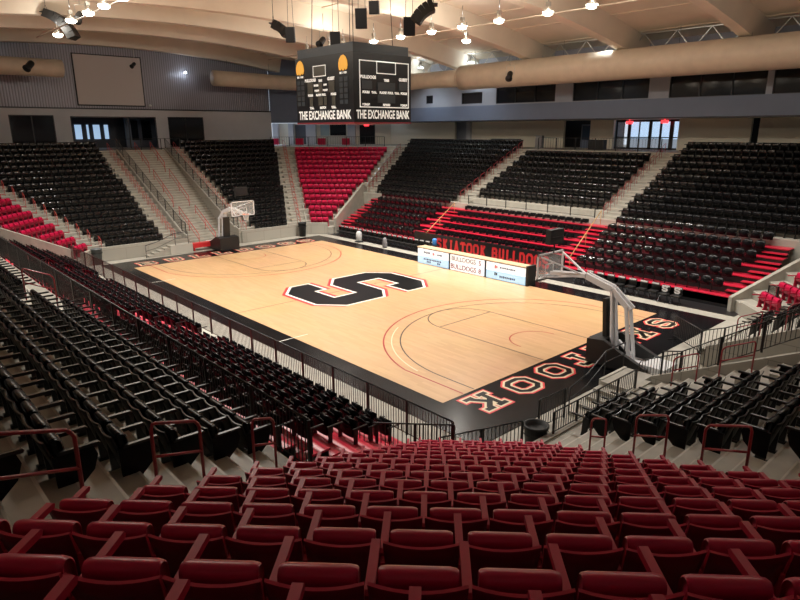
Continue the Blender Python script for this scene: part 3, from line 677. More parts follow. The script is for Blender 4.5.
for sy, A in ((1, AIS), (-1, AISN)):
    fn = 'far' if sy > 0 else 'near'
    for k in range(6, 17):
        y = S_(k)+off; xl = Ls(S_(k))-(1.45 if sy > 0 else .92)
        sec = [(-xl, A[0][0], f'upper {fn} side by far corner'), (A[0][1], A[1][0], f'upper middle {fn} side'), (A[1][1], xl, f'upper {fn} side by near baseline')]
        for i, (a, b, blk) in enumerate(sec):
            if i == 1 and (k < 7 or (sy > 0 and k > 14)): continue
            line_row('black', 'arena', blk, k, (a, sy*y), (b, sy*y), Z_(k), (0, sy), W_=.51)
    for k in range(6):
        y = S_(k)+.42; ea, eb = -min(17.25, Ls(S_(k))-.14), min(17.6, Ls(S_(k))-.14)
        if sy > 0: sec = [(-15.0+(-.25*k), A[0][0]-.02, 'lower far stand left of centre', 'tele'), (A[0][1]+.05, A[1][0]-.05, 'centre far stand', 'folded'), (A[1][1], 16.05+.17*k, 'lower far stand right of centre', 'tele')]
        else: sec = [(ea+1.4, A[0][0], 'lower near stand by far baseline', 'tele'), (A[0][1], A[1][0], 'middle lower near stand', 'tele'), (A[1][1], 16.45+.3*k if k else 16.3, 'lower near stand by near baseline', 'tele')]
        for a, b, blk, ty in sec:
            if ty == 'folded' and k < 1: continue
            line_row('black', ty, blk, k, (a, sy*y), (b, sy*y), Z_(k), (0, sy), W_=.62)
# visible ones, labelled by row and place
cand = {'red': [], 'black': [], 'tele': [], 'folded': []}
blkrows = {}; outside = []
for r in rows:
    vis = []
    for i, p in enumerate(r['pts']):
        u, v, z = project((p[0], p[1], p[2]+.6))
        mg = 260/max(z, .5)
        if z > .5 and -mg < u < 800+mg and -mg < v < 600+mg: vis.append((u, v, z, i, p))
        elif z > .3 and -420 < u < 1220 and -300 < v < 1100: outside.append((r, p))
    if vis: blkrows.setdefault(r['blk'], []).append((r['k'], r, vis))
for blk, rs in blkrows.items():
    rs.sort(key=lambda q: -q[0]); 
    for ri, (k, r, vis) in enumerate(rs):
        vis.sort()
        for si, (u, v, z, i, p) in enumerate(vis):
            key = r['col'] if r['typ'] == 'arena' else r['typ']
            cand[key].append((z, r, i, p, blk, ri+1, len(rs)-ri, si+1))
GRP = {'red': 'red folding arena seats', 'black': 'black folding arena seats', 'tele': 'black chairs on the red pull-out stands', 'folded': 'folded chairs on the centre pull-out stand'}
for key, lst in cand.items():
    # the largest in the picture first; the middle distance of every kind is also in view
    lst.sort(key=lambda q: q[0])
    rest = MB()
    for idx, (z, r, i, p, blk, rtop, rbot, si) in enumerate(lst):
        last = i == len(r['pts'])-1
        if idx < 300:
            if key in ('red', 'black'):
                w1 = 'dark red seat' if key == 'red' else 'black seat'
                lab = f'{w1}, {blk}, row {rbot} up, {ordn(si)} from left'
                if key == 'red' and blk == 'the near corner block': lab = f'dark red folding seat, near corner block, {ordn(rtop)} row from photo bottom, {ordn(si)} from left'
                if idx < 140 if key == 'red' else idx < 130:
                    t = empty(key+'_arena_seat', p, r['a']); tag(t, lab, 'seat', GRP[key])
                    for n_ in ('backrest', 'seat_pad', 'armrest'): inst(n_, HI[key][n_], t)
                    if last: inst('armrest', HI[key]['armrest_end'], t)
                    if key == 'black' and i == 0: inst('end_panel', HI[key]['end_panel'], t)
                    if key == 'black' and last: inst('end_panel', HI[key]['end_panel_right'], t)
                else: tag(inst(key+'_arena_seat', (LOEM if last else LOM)[key], None, p, r['a']), lab, 'seat', GRP[key])
            else:
                lab = f'black {"folded " if key == "folded" else ""}chair, {blk}, row {rbot} up, {ordn(si)} from left'
                tag(inst('stand_chair' if key == 'tele' else 'folded_chair', TSM if key == 'tele' else TSFM, None, p, r['a']), lab, 'chair', GRP[key])
        else:
            src = {'red': LO, 'black': LO}.get(key, None); src = src[key] if src else (TS if key == 'tele' else TSF)
            c, s = math.cos(r['a']), math.sin(r['a']); o = len(rest.v)
            rest.v += [(p[0]+x*c-y*s, p[1]+x*s+y*c, p[2]+z_) for x, y, z_ in src.v]; rest.f += [tuple(o+q for q in f) for f in src.f]; rest.m += src.m; rest.sm += src.sm
    for r, p in outside:      # the rows run on past the picture's edge
        if (r['col'] if r['typ'] == 'arena' else r['typ']) != key: continue
        src = {'red': LO, 'black': LO}.get(key, None); src = src[key] if src else (TS if key == 'tele' else TSF)
        c, s = math.cos(r['a']), math.sin(r['a']); o = len(rest.v)
        rest.v += [(p[0]+x*c-y*s, p[1]+x*s+y*c, p[2]+z_) for x, y, z_ in src.v]; rest.f += [tuple(o+q for q in f) for f in src.f]; rest.m += src.m; rest.sm += src.sm
    if rest.v:
        o = rest.build('arena_seats' if key in ('red', 'black') else 'stand_chairs', list(KG[key]) if key in ('red', 'black') else [MT['seat_gloss'], TM[1]])
        tag(o, {'red': 'distant red folding seats filling the corner blocks of the bowl', 'black': 'distant black folding seats filling the end and side blocks', 'tele': 'distant black chairs in rows on the red pull-out stands', 'folded': 'rows of folded black chairs on the centre stand'}[key], 'seats', GRP[key], 'stuff')
print('SEATS', {k: len(v) for k, v in cand.items()})
# ------------------------------------------------------------------ railings
def loop_rail(x, y, z, d, L_, slope, m, label, group, h=.92, mid=.5, r=.024):
    """inverted-U handrail on an aisle: lower leg at (x,y,z), running along unit dir d, rising by slope"""
    t = empty('aisle_handrail', (x, y, z), math.atan2(d[1], d[0]), label, 'handrail', group)
    dz = L_*slope; c = .09
    p = [(0,0,0), (0,0,h-c), (.03,0,h-.03), (c,0,h+c*slope), (L_-c,0,h+dz-c*slope), (L_-.03,0,h+dz-.03), (L_,0,h+dz-c), (L_,0,dz-.0)]
    MB().tube(p, r, 6).build('hoop', m, t); MB().tube([(0,0,h*mid+.06), (L_,0,h*mid+.06+dz)], r*.85, 6).build('mid_rail', m, t)
    return t
def picket_rail(name, pts, h, m, label, group=None, sp=.13, base=.09, pw=.02, post=1.7, topm=None, cat='railing', pr=.022, fill=True):
    """railing through pts (x,y,z of its foot line)"""
    p0 = Vector(pts[0]); t = empty(name, p0, 0, label, cat, group)
    Q = [Vector(p)-p0 for p in pts]
    MB().tube([q+Vector((0,0,h)) for q in Q], pr, 6).build('top_rail', topm or m, t); MB().tube([q+Vector((0,0,base)) for q in Q], pr*.7, 5).build('bottom_rail', m, t)
    pk = MB()
    for a, b in zip(Q[:-1], Q[1:]):
        L_ = (b-a).length; n = max(1, int(L_/sp)); d = (b-a)
        if fill:
            for i in range(1, n): q = a+d*i/n; pk.box(q.x-pw/2, q.x+pw/2, q.y-pw/2, q.y+pw/2, q.z+base, q.z+h)
        n = max(1, round(L_/post))
        for i in range(n+1):
            if i == 0 and a is not Q[0]: continue
            q = a+d*i/n; MB().box(q.x-.028, q.x+.028, q.y-.028, q.y+.028, q.z, q.z+h).build('post', m, t)
    if pk.v: pk.build('picket_infill', m, t)
    return t
slE = RS/T
# maroon hoops on the two aisles beside the near corner block
mr = MT['rail_red']
def lside(b): return (10.45-.5134*(-b))   # x in the plane of the left aisle rails
dl = Vector((.457, -.889))
for i, (b, z, L_) in enumerate(((16.72, 3.16, .62), (18.36, 3.98, .88), (20.1, 4.80, 1.55))):
    loop_rail(10.45+.5134*b, -b, z-.02, dl, L_, .43, mr, ['narrow maroon handrail hoop at the left end of the small red rows', 'middle maroon handrail hoop on the aisle left of the near red seats', 'large maroon handrail hoop cut by the left edge of the photo'][i], 'maroon handrails beside the near corner block', 1.05)
dr_ = Vector((.883, -.469))
for i, (a, z, L_) in enumerate(((21.05, 1.60, .55), (22.42, 2.42, .90), (24.02, 3.10, .92))):
    loop_rail(a, -(.5313*a-1.4), z-.02, dr_, L_, .47, mr, ['narrow maroon handrail hoop beside the lowest seats right of the red block', 'middle maroon handrail hoop right of the near red seats', 'wide maroon handrail hoop toward the right edge below black seats'][i], 'maroon handrails beside the near corner block', 1.0)
for i, (x, z, L_) in enumerate(((19.95, 1.05, .72), (21.3, 1.75, .85))):
    loop_rail(x, -3.1, z, (1, 0), L_, .5, mr, ['red handrail hoop on the tunnel aisle nearer the landing', 'red handrail hoop higher on the tunnel aisle'][i], 'red handrails beside the near tunnel', .95)
for i, x in enumerate((19.6, 21.2)): loop_rail(x, 3.1, 1.0+.8*i, (1, 0), .8, .5, mr, ['low red handrail beyond the near tunnel', 'upper red handrail beyond the near tunnel'][i], 'red handrails beside the near tunnel', .95)
loop_rail(8.0, -17.72, 3.9, (0, -1), .9, -.0, mr, 'maroon handrail hoop standing in the dark seats at the left edge', 'x', 1.0) if False else None
loop_rail(8.35, -18.0, 3.9, (1, 0), 2.4, .25, mr, 'maroon handrail hoop standing among the black seats near the left edge', 'maroon handrail among the black seats', 1.15) if False else None
hoopx = [6.1, ]
loop_rail(6.45, -17.0, 3.55, (0, -1), .82, .45, mr, 'maroon handrail hoop standing among the black seats near the left edge', None, 1.0)
# faded red rails on the far end: centre stair and aisles
pk_ = MT['rail_pink']; stz = lambda x: CF*(-19.6-x)/12.0
names3 = ['top', 'middle', 'bottom']
for y, sd in ((-.7, 'left'), (.7, 'right')):
    for i, (xa, xb) in enumerate(((-31.3, -28.4), (-27.5, -23.9), (-22.8, -19.4))):
        t = empty('stair_handrail', (xb, y, max(0, stz(xb))), 0, f'faded red stair rail, {names3[i]} section of the {sd} line on the far stair', 'handrail', 'faded red rails of the far stair')
        q = [Vector((x-xb, 0, max(0, stz(x))-max(0, stz(xb)))) for x in (xb, xa)]
        MB().tube([q[0]+Vector((0,0,.9)), q[1]+Vector((0,0,.9))], .03, 6).build('top_rail', pk_, t); MB().tube([q[0]+Vector((0,0,.45)), q[1]+Vector((0,0,.45))], .022, 5).build('mid_rail', pk_, t)
        for j in range(3): p = q[0].lerp(q[1], j/2); MB().tube([p, p+Vector((0,0,.9))], .026, 5).build('post', pk_, t)
for yb, sd in ((-3.0, 'left of'), (3.0, 'right of')):
    for k in range(0, 16):
        x = -(E_(k)+.3); loop_rail(x, yb, Z_(k), (-1, 0), .55, slE, pk_, f'thin faded red handrail, step {ordn(k+1)} up, on the aisle {sd} the far stair', 'thin red handrails of the far end aisles', .85, r=.018)
for sy, sd in ((-1, 'left edge'), (1, 'right')):
    for k in range(0, 16):
        a = E_(k)+.3; loop_rail(-a, sy*(Le(a)-.68), Z_(k), (-1, 0), .55, slE, pk_, f'thin red handrail, step {ordn(k+1)} up, on the far aisle by the {sd} corner block' if sy < 0 else f'thin red handrail, step {ordn(k+1)} up, on the aisle left of the far red block', 'thin red handrails of the far corner aisles', .85, r=.018)
for (a0, a1), sd in zip(AIS, ('left', 'right')):
    for k in range(6, 16):
        loop_rail((a0+a1)/2-.35, S_(k)+.3, Z_(k), (0, 1), .55, slE, mr, f'thin maroon handrail, step {ordn(k-5)} up, on the {sd} upper far side aisle', 'thin maroon handrails of the far side aisles', .85, r=.02)
for k in range(6, 15):
    b = S_(k)+.3; loop_rail(-(Ls(b)-.75), b, Z_(k), (0, 1), .55, slE, mr, f'thin maroon handrail, step {ordn(k-5)} up, on the aisle right of the far red block', 'thin maroon handrails right of the far red block', .85, r=.02)
# tan handrails on the red stairways of the far stand
for i, (x0, y0, z0, x1, y1, z1) in enumerate(((-5.6, 11.0, .2, -6.6, 15.4, 2.2), (6.9, 11.4, .3, 6.2, 15.9, 2.7))):
    t = empty('stair_handrail', (x0, y0, z0), 0, ['tan handrail up the left red stairway of the far stand', 'tan handrail up the right red stairway of the far stand'][i], 'handrail', 'tan handrails on the red stairways')
    d = Vector((x1-x0, y1-y0, z1-z0)); MB().tube([(0,0,.95), d+Vector((0,0,.95))], .03, 6).build('top_rail', MT['orange_pipe'], t)
    for j in (0, .5, 1): p = d*j; MB().tube([p, p+Vector((0,0,.95))], .022, 5).build('post', MT['orange_pipe'], t)
# black railings
bk = MT['rail_black']
dkred = mat('dark_maroon_posts', (.05, .012, .014), .4)
picket_rail('barrier_railing', [(-17.2, -10.78, .55), (17.7, -10.78, .55)], 1.05, dkred, 'long dark railing along the front of the near pull-out stands', None, .11, .05, .016, 1.75, MT['rail_black'])
picket_rail('barrier_railing', [(-19.0, -16.2, 3.06), (19.3, -16.2, 3.06)], 1.02, bk, 'long black railing between upper and lower near side seats', None, .12, .08, .016, 2.0)
picket_rail('barrier_railing', [(15.75, -13.0, .62), (17.9, -10.95, .62)], 1.02, bk, 'black picket railing across the red deck below the red seats', None, .11, .2, .018, 1.0)
picket_rail('barrier_railing', [(17.35, -10.9, .05), (18.25, -8.5, .05)], 1.0, bk, 'short black railing at the foot of the near corner block', None, .12, .08, .018, 1.2)
picket_rail('barrier_railing', [(18.84, -7.85, .66), (18.84, -3.2, .66)], .66, bk, 'sloping-looking black railing in front of the lowest right-hand seats', None, .12, .05, .016, 1.15)
picket_rail('barrier_railing', [(17.7, -6.9, 0), (17.75, -5.6, 0)], 1.0, bk, 'black railing panel above the steps by the trash can', None, .11, .08, .018, 1.3)
picket_rail('barrier_railing', [(19.2, -2.2, .85), (19.8, -2.2, 1.0), (23.2, -2.2, 3.3)], .95, bk, 'long black railing climbing beside the near tunnel', None, .14, .1, .018, 1.3)
picket_rail('barrier_railing', [(18.7, 2.2, .45), (19.5, 2.2, .75), (23.6, 2.2, 3.0)], .95, bk, 'black railing on the far side of the near tunnel', None, .14, .1, .018, 1.2)
picket_rail('barrier_railing', [(18.2, 11.0, .6), (19.0, 9.6, .9)], 1.0, bk, 'short black railing under the right-edge red seats', None, .12, .08, .018, 1.2)
for i, (x0, y0, x1, y1) in enumerate(((16.6, 4.6, 18.3, 3.3), (18.2, -1.7, 18.9, .2), (17.2, 7.2, 17.9, 5.2))):
    if i == 2: continue
    t = empty('crowd_barrier', (x0, y0, 0), math.atan2(y1-y0, x1-x0), ['portable black crowd barrier on the apron by the corner', 'portable black crowd barrier behind the near goal'][i], 'barrier', 'portable crowd barriers'); L_ = math.hypot(x1-x0, y1-y0)
    MB().tube([(0,0,.15), (0,0,.95), (.1,0,1.05), (L_-.1,0,1.05), (L_,0,.95), (L_,0,.15)], .022, 6, closed=True).build('frame', bk, t)
    pkm = MB(); n = int(L_/.13)
    for j in range(1, n): pkm.box(L_*j/n-.008, L_*j/n+.008, -.008, .008, .16, 1.03)
    pkm.build('picket_infill', bk, t)
    for u in (.12, L_-.12): MB().box(u-.02, u+.02, -.28, .28, 0, .03).box(u-.015, u+.015, -.015, .015, .03, .17).build('foot', bk, t)
for sy, sd in ((-1, 'left'), (1, 'right')):
    picket_rail('barrier_railing', [(-18.3, sy*2.2, 1.18), (-19.0, sy*2.2, 1.35), (-31.6, sy*2.2, 7.3)], .9, bk, f'black railing down the {sd} wall of the far tunnel stair', 'railings of the far tunnel stair', .2, .1, .02, 1.5)
picket_rail('barrier_railing', [(-33.2, 14.5, CF), (-24.5, 23.4, CF)], 1.0, bk, 'black railing behind the top row of the far red block', None, .25, .1, .015, 2.0)
picket_rail('barrier_railing', [(-5.6, 25.0, CF), (5.5, 25.0, CF)], 1.0, bk, 'black railing behind the upper middle far side seats', None, .25, .1, .015, 2.0)
picket_rail('barrier_railing', [(-31.7, -3.7, CF), (-31.7, 3.7, CF)], 1.0, bk, 'black railing across the top of the far tunnel stair', None, .3, .1, .015, 1.8, fill=False)
picket_rail('barrier_railing', [(-5.9, 16.3, 3.06), (5.5, 16.3, 3.06)], .7, bk, 'thin black railing on the far side walkway', None, .3, .1, .012, 1.9, fill=False)
t = picket_rail('barrier_railing', [(-16.9, 10.9, .6), (-17.0, 11.0, .6)], .9, bk, 'short black rail at the left end of the far stand', None, .2)
# small stairs in front of the end walls
def side_stair(sx, sy):
    mb = MB(); x0, x1 = (17.75, 18.72) if sx > 0 else (-17.88, -17.15)
    n = 5
    for i in range(n):
        y0 = -5.3+.46*i if sx > 0 else -5.6+.4*i; y1 = (-5.3+.46*n) if sx > 0 else -5.6+.4*n; z = .13*(i+1)
        mb.mi = 0; mb.box(x0, x1, y0, y1, z-.13, z); mb.mi = 1; mb.box(x0, x1, y0-.004, y0+.04, z-.03, z+.003)
    mb.mi = 0; mb.box(x0, x1, y1, y1+1.3, 0, .65); mb.mi = 1; mb.box(x0-.1 if sx > 0 else x1, x0 if sx > 0 else x1+.1, -3.4 if sx > 0 else -4, y1+1.3, 0, .68)
    struct(mb.build('floor', conc))
side_stair(1, -1); side_stair(-1, -1)
for i, (pts, lab) in enumerate((([(17.72, -5.3, 0), (17.68, -4.2, .2), (17.6, -3.0, .65), (17.6, -1.7, .65)], 'grey pipe handrail over the steps behind the near goal'), ([(-17.1, -5.8, 0), (-17.1, -5.0, .15), (-17.1, -3.6, .65), (-17.1, -2.6, .65)], 'black pipe handrail on the small steps left of the far tunnel'))):
    t = empty('stair_handrail', pts[0], 0, lab, 'handrail'); p0 = Vector(pts[0]); Q = [Vector(p)-p0 for p in pts]; m_ = MT['steel_dark']
    MB().tube([q+Vector((0,0,.92)) for q in Q], .025, 6).build('top_rail', m_, t); MB().tube([q+Vector((0,0,.5)) for q in Q], .018, 5).build('mid_rail', m_, t)
    for q in (Q[0], Q[2], Q[3]): MB().tube([q, q+Vector((0,0,.92))], .022, 5).build('post', m_, t)
# ------------------------------------------------------------------ basketball goals
def goal(sx, label):
    t = empty('basketball_goal', (sx*17.0, 0, 0), 0 if sx > 0 else PI, label, 'basketball goal', 'basketball goals')
    o = -17.0    # local x = |x| - 17
    X = lambda x: x+o
    side = [(X(15.55), .06), (X(15.55), 1.0), (X(16.25), 1.08), (X(16.9), .78), (X(18.0), .36), (X(18.0), .06)]
    mb = MB()
    for y0, y1 in ((-.78, -.60), (.60, .78)): mb.hull2([(a, y0, b) for a, b in side], [(a, y1, b) for a, b in side])
    mb.box(X(15.55), X(15.75), -.6, .6, .06, 1.02); mb.hull2([(X(15.6), y, 1.0) for y in (-.6, .6)]+[(X(15.6), y, .97) for y in (.6, -.6)], [(X(16.2), y, 1.07) for y in (-.6, .6)]+[(X(16.2), y, 1.03) for y in (.6, -.6)])
    mb.build('base_pad', MT['pad_black'], t)
    ws = MT['steel_white']
    MB().box(X(15.8), X(18.55), -.58, .58, .10, .24).build('base_frame', ws, t)
    MB().box(X(17.7), X(18.6), -.56, .56, .24, .46).build('ballast_box', ws, t)
    mb = MB(); mb.bar((X(16.35), -.0, .2), (X(16.05), 0, 2.95), .16, .2); mb.build('front_upright', ws, t)
    for y in (-.24, .24): MB().bar((X(16.35), y, .2), (X(16.08), y*.6, 2.9), .07, .1).build('upright', ws, t)
    for y in (-.2, .2): MB().bar((X(17.05), y, .25), (X(16.72), y*.8, 2.42), .09, .12).build('upright', ws, t)
    MB().bar((X(16.0), 0, .95), (X(15.86), 0, 2.55), .5, .16, up=(1,0,0)).build('upright_pad', MT['pad_black'], t)
    MB().bar((X(16.45), 0, .95), (X(17.05), 0, .5), .12, .1).build('hydraulic_arm', ws, t)
    mb = MB(); pts = [(X(16.85), 0, 2.28), (X(16.05), 0, 2.95), (X(14.9), 0, 3.28), (X(13.25), 0, 3.12)]
    for y in (-.14, .14):
        for a, b, w_ in zip(pts[:-1], pts[1:], (.22, .24, .16)): mb.bar((a[0], y, a[2]), (b[0], y*(.8), b[2]), .08, w_)
    for x, z in ((16.6, 2.45), (16.1, 2.9), (15.5, 3.1), (14.9, 3.28), (14.2, 3.2)): mb.bar((X(x), -.14, z), (X(x), .14, z), .08, .14)
    mb.build('boom', ws, t)
    for y in (-.78, .78): MB().bar((X(14.75), y*.15, 3.30), (X(13.2), y, 3.88), .06, .06).build('brace', ws, t)
    for y in (-.6, .6): MB().bar((X(14.6), y*.15, 3.2), (X(13.18), y, 3.0), .05, .05).build('brace', ws, t)
    bx = X(13.107); b = MB(); z0, z1 = 2.9, 3.97
    b.box(bx, bx+.07, -.915, .915, z0, z0+.06).box(bx, bx+.07, -.915, .915, z1-.06, z1).box(bx, bx+.07, -.915, -.855, z0, z1).box(bx, bx+.07, .855, .915, z0, z1)
    b.box(bx, bx+.05, -.3, .3, z0, z0+.14)
    b.box(bx-.004, bx, -.305, -.255, z0+.15, z0+.6).box(bx-.004, bx, .255, .305, z0+.15, z0+.6).box(bx-.004, bx, -.305, .305, z0+.55, z0+.6).box(bx-.004, bx, -.305, .305, z0+.13, z0+.18)
    fb = b.build('backboard', ws, t); MB().box(bx+.02, bx+.035, -.86, .86, z0+.05, z1-.05).build('glass_pane', MT['glass'], fb)
    MB().box(bx-.02, bx+.09, -.93, .93, z0-.03, z0+.02).build('bottom_pad', MT['pad_black'], fb)
    rc = (bx-.15-.2286, 0, 3.05); circ = [(rc[0]+.2286*math.cos(a), .2286*math.sin(a), 3.05) for a in [2*PI*i/24 for i in range(24)]]
    mb = MB(); mb.tube(circ, .011, 6, closed=True); mb.box(bx-.16, bx, -.06, .06, 3.03, 3.06); mb.build('rim', MT['rim'], t)
    nt = MB(); N = 12
    for i in range(N):
        for s in (-1, 1):
            pts_ = []
            for j in range(6): a = 2*PI*(i+s*j*.5)/N; r = .2286*(1-.09*j); pts_.append((rc[0]+r*math.cos(a), r*math.sin(a), 3.05-.085*j))
            nt.tube(pts_, .006, 4)
    nt.build('net', MT['net'], t)
    sc_ = MB(); sc_.box(X(13.15), X(13.4), -.47, .47, 4.35, 4.95); s_ = sc_.build('shot_clock', MT['black'], t)
    MB().box(X(13.12), X(13.15), -.40, .40, 4.42, 4.88).build('clock_face', MT['board'], s_); MB().tube([(X(13.27), 0, 3.95), (X(13.27), 0, 4.36)], .03, 6).box(X(13.4), X(13.43), -.44, .44, 4.63, 4.65).build('clock_bracket', MT['steel_dark'], s_)
    return t
goal(1, 'white-framed portable basketball goal seen from behind, near baseline'); goal(-1, 'portable basketball goal facing the camera on the far baseline')
# red padded roll beside the far goal
tag(MB().box(-.26, .26, -.85, .85, .22, .56).box(-.2, .2, -.8, -.7, 0, .22).box(-.2, .2, .7, .8, 0, .22).build('padded_bench', MT['redpaint'], None, (-17.55, -1.3, 0)), 'long low red padded bench left of the far goal base', 'bench')
# ------------------------------------------------------------------ scorer's table
st = empty('scorer_table', (2.0, 7.8, 0), 0, 'long tan-topped scorer table with three lit advertising panels', 'table')
MB().box(-4.62, 4.62, -.28, .32, .02, 1.08).build('table_body', MT['black'], st); MB().box(-4.68, 4.68, -.36, .38, 1.08, 1.13).build('table_top', MT['table_top'], st)
MB().box(4.56, 4.70, -.40, .38, 0, 1.2).build('end_panel', MT['black'], st)
TXM = Matrix.Rotation(PI/2, 4, 'X')
def led(x0, x1, top, bot, txt):
    p = MB().box(x0, x1, -.36, -.30, .54, 1.04).build('display_panel', top, st); q = MB().box(x0, x1, -.36, -.30, .03, .52).build('display_panel', bot, st)
    for dp, zc, items in ((p, .79, txt[0]), (q, .275, txt[1])):
        for s, xo, sz, m_ in items: text(None, 'display_text', s, sz, m_, dp, Matrix.Translation((x0+(x1-x0)*xo, -.366, zc)) @ TXM, 1.0, .006)
    return p, q
nv, mi_ = MT['navy'], MT['maroon_ink']
def marks(dp, x0, x1, zc, h, n, m_):      # unreadable advertising line: a run of small printed marks
    mb = MB(); w_ = (x1-x0)/n
    for i in range(n): q = h*(1, .8, 1.15, .9)[i % 4]; mb.box(x0+w_*i, x0+w_*(i+.72), -.367, -.3605, zc-q/2, zc+q/2)
    mb.build('printed_line', m_, dp)
pA = led(-4.58, -1.70, MT['led'], MT['led_blue'], ([], [])); marks(pA[0], -4.0, -3.35, .82, .13, 5, nv); marks(pA[0], -3.15, -2.95, .80, .2, 2, MT['redpaint']); marks(pA[0], -2.7, -2.25, .80, .13, 4, nv); marks(pA[1], -4.0, -2.3, .36, .10, 11, nv); marks(pA[1], -3.7, -3.3, .20, .12, 3, nv); marks(pA[1], -2.7, -2.4, .20, .12, 2, nv)
pB = led(-1.52, 1.36, MT['led'], MT['led'], ([('BULLDOGS', .40, .42, mat('grey_brown_letters', (.35, .28, .26), .5)), ('S', .88, .42, mi_)], [('BULLDOGS', .40, .44, mi_), ('8', .88, .42, mi_)]))
pC = led(1.54, 4.5, MT['led'], MT['led_blue'], ([], [])); marks(pC[0], 2.2, 2.45, .80, .22, 2, MT['redpaint']); marks(pC[0], 2.6, 3.8, .80, .10, 9, nv); marks(pC[1], 2.2, 2.45, .36, .2, 2, MT['inkblack']); marks(pC[1], 2.6, 3.8, .24, .12, 9, nv)
# items on and behind the table
tag(MB().lathe([(.14, 0), (.17, .02), (.17, .44), (.15, .47), (.05, .50)], 12).build('drink_cooler', MT['blue'], None, (-3.7, 10.2, .72)), 'round blue drink cooler on a stand behind the scorer table', 'cooler')
ct = empty('cooler_stand', (-3.7, 10.2, 0), 0, 'small dark stand under the blue drink cooler', 'stand'); MB().box(-.25, .25, -.25, .25, .68, .72).build('top', MT['steel_dark'], ct)
for a in (-.2, .2):
    for b in (-.2, .2): MB().box(a-.02, a+.02, b-.02, b+.02, 0, .68).build('leg', MT['steel_dark'], ct)
# black covered front of the centre stand with the block lettering
fp = MB().box(-6.3, 7.0, 10.62, 10.72, .12, 1.42).build('banner_wall', MT['deck_black']); tag(fp, 'long black panel with red block letters in front of the centre stand', 'banner')
x = -3.85
for ch in 'SKIATOOK BULLDOGS':
    if ch == ' ': x += .42; continue
    wl = .44 if ch in 'IL' else .52
    mb = MB(); letter_mesh(mb, ch, (x, 10.61, .42), (1,0,0), (0,0,1), (0,-1,0), .80, .62, .17, .0, .004); mb.build('block_letter', MT['redpaint'], fp); x += wl+.09
# ------------------------------------------------------------------ sideline chairs on the far side
chm = None
def side_chair(x, y, lab, white=False, rz=0.):
    global chm
    t = empty('sideline_chair', (x, y, 0), rz, lab, 'chair', 'black padded chairs along the far sideline')
    if chm is None:
        a = MB(); a.smooth = True
        for j in (0,): a.hull2([(-.22, .18, .50), (.22, .18, .50), (.20, .24, .88), (-.20, .24, .88)], [(-.22, .23, .50), (.22, .23, .50), (.20, .28, .88), (-.20, .28, .88)])
        b = MB().box(-.23, .23, -.24, .2, .42, .48); c = MB()
        for s in (-.21, .21): c.bar((s, -.22, 0), (s, .2, .44), .025, .025, up=(1,0,0)); c.bar((s, .22, 0), (s, -.2, .44), .025, .025, up=(1,0,0)); c.bar((s, .2, .4), (s, .26, .86), .025, .025, up=(1,0,0))
        d = MB().box(-.2, .2, .175, .19, .80, .87)
        c.box(-.2, .2, -.01, .01, .21, .23); c.box(-.2, .2, .19, .21, .42, .44); c.box(-.2, .2, -.21, -.19, .42, .44)
        chm = (a.mesh('backrest', MT['pad_black']), b.mesh('seat', MT['pad_black']), c.mesh('legs', MT['steel_dark']), d.mesh('white_trim', MT['white']))
    inst('backrest', chm[0], t); inst('seat', chm[1], t); inst('folding_frame', chm[2], t); inst('white_trim', chm[3], t)
    if white: mb = MB(); letter_mesh(mb, 'S', (-.16, .172, .52), (1,0,0), (0,0,1), (0,-1,0), .34, .9, .09, .0, .004); mb.build('white_letter', MT['white'], t)
for i, x in enumerate([-15.2+.62*i for i in range(19)]):
    side_chair(x, 10.25, f'black sideline chair, {ordn(i+1)} from the left of the row before the left stand')
for i, x in enumerate([8.3+.66*i for i in range(10)]):
    side_chair(x, 10.2 if i < 8 else 10.0, f'black sideline chair with white trim, {ordn(i+1)} from the left behind the near goal boom', i >= 8)
cart = empty('ball_cart', (-11.7, 9.5, 0), 0, 'white draped ball cart before the row of chairs left of centre', 'cart')
MB().lathe([(.24, .10), (.25, .5), (.22, .8), (.12, .9), (.02, .93)], 12).build('cover', mat('grey_white_cloth', (.5, .5, .5), .7), cart); MB().box(-.25, .25, -.25, .25, .0, .10).build('base', MT['steel_dark'], cart)
tag(MB().lathe([(.16, 0), (.2, .1), (.17, .62), (.1, .78), (.02, .8)], 10).build('equipment_bag', mat('grey_bag_cloth', (.2, .19, .2), .7), None, (-8.4, 9.45, 0)), 'upright grey equipment bag before the row of chairs', 'bag')
# bins
def bin_(x, y, z, m, lab, h=.95, r=.3): 
    t = empty('trash_can', (x, y, z), 0, lab, 'trash can'); MB().lathe([(r*.8, 0), (r, h*.92), (r*1.08, h*.93), (r*1.08, h), (r*.92, h), (r*.9, h*.86), (.01, h*.80)], 18).build('body', m, t)
    MB().lathe([(r*1.09, h*.70), (r*1.1, h*.71), (r*1.1, h*.74), (r*1.09, h*.75)], 18, cap=False).build('band', MT['steel_dark'], t); return t
bin_(18.4, -8.05, 0, MT['black'], 'round black trash can at the foot of the near red block', .85, .34)
bin_(-17.3, -9.05, .0, mat('grey_bin', (.10, .11, .11), .5), 'grey trash can at the far left corner of the court', 1.1, .34)
bin_(-17.35, 7.75, .0, MT['black'], 'black trash can against the wall right of the far goal', 1.2, .34)
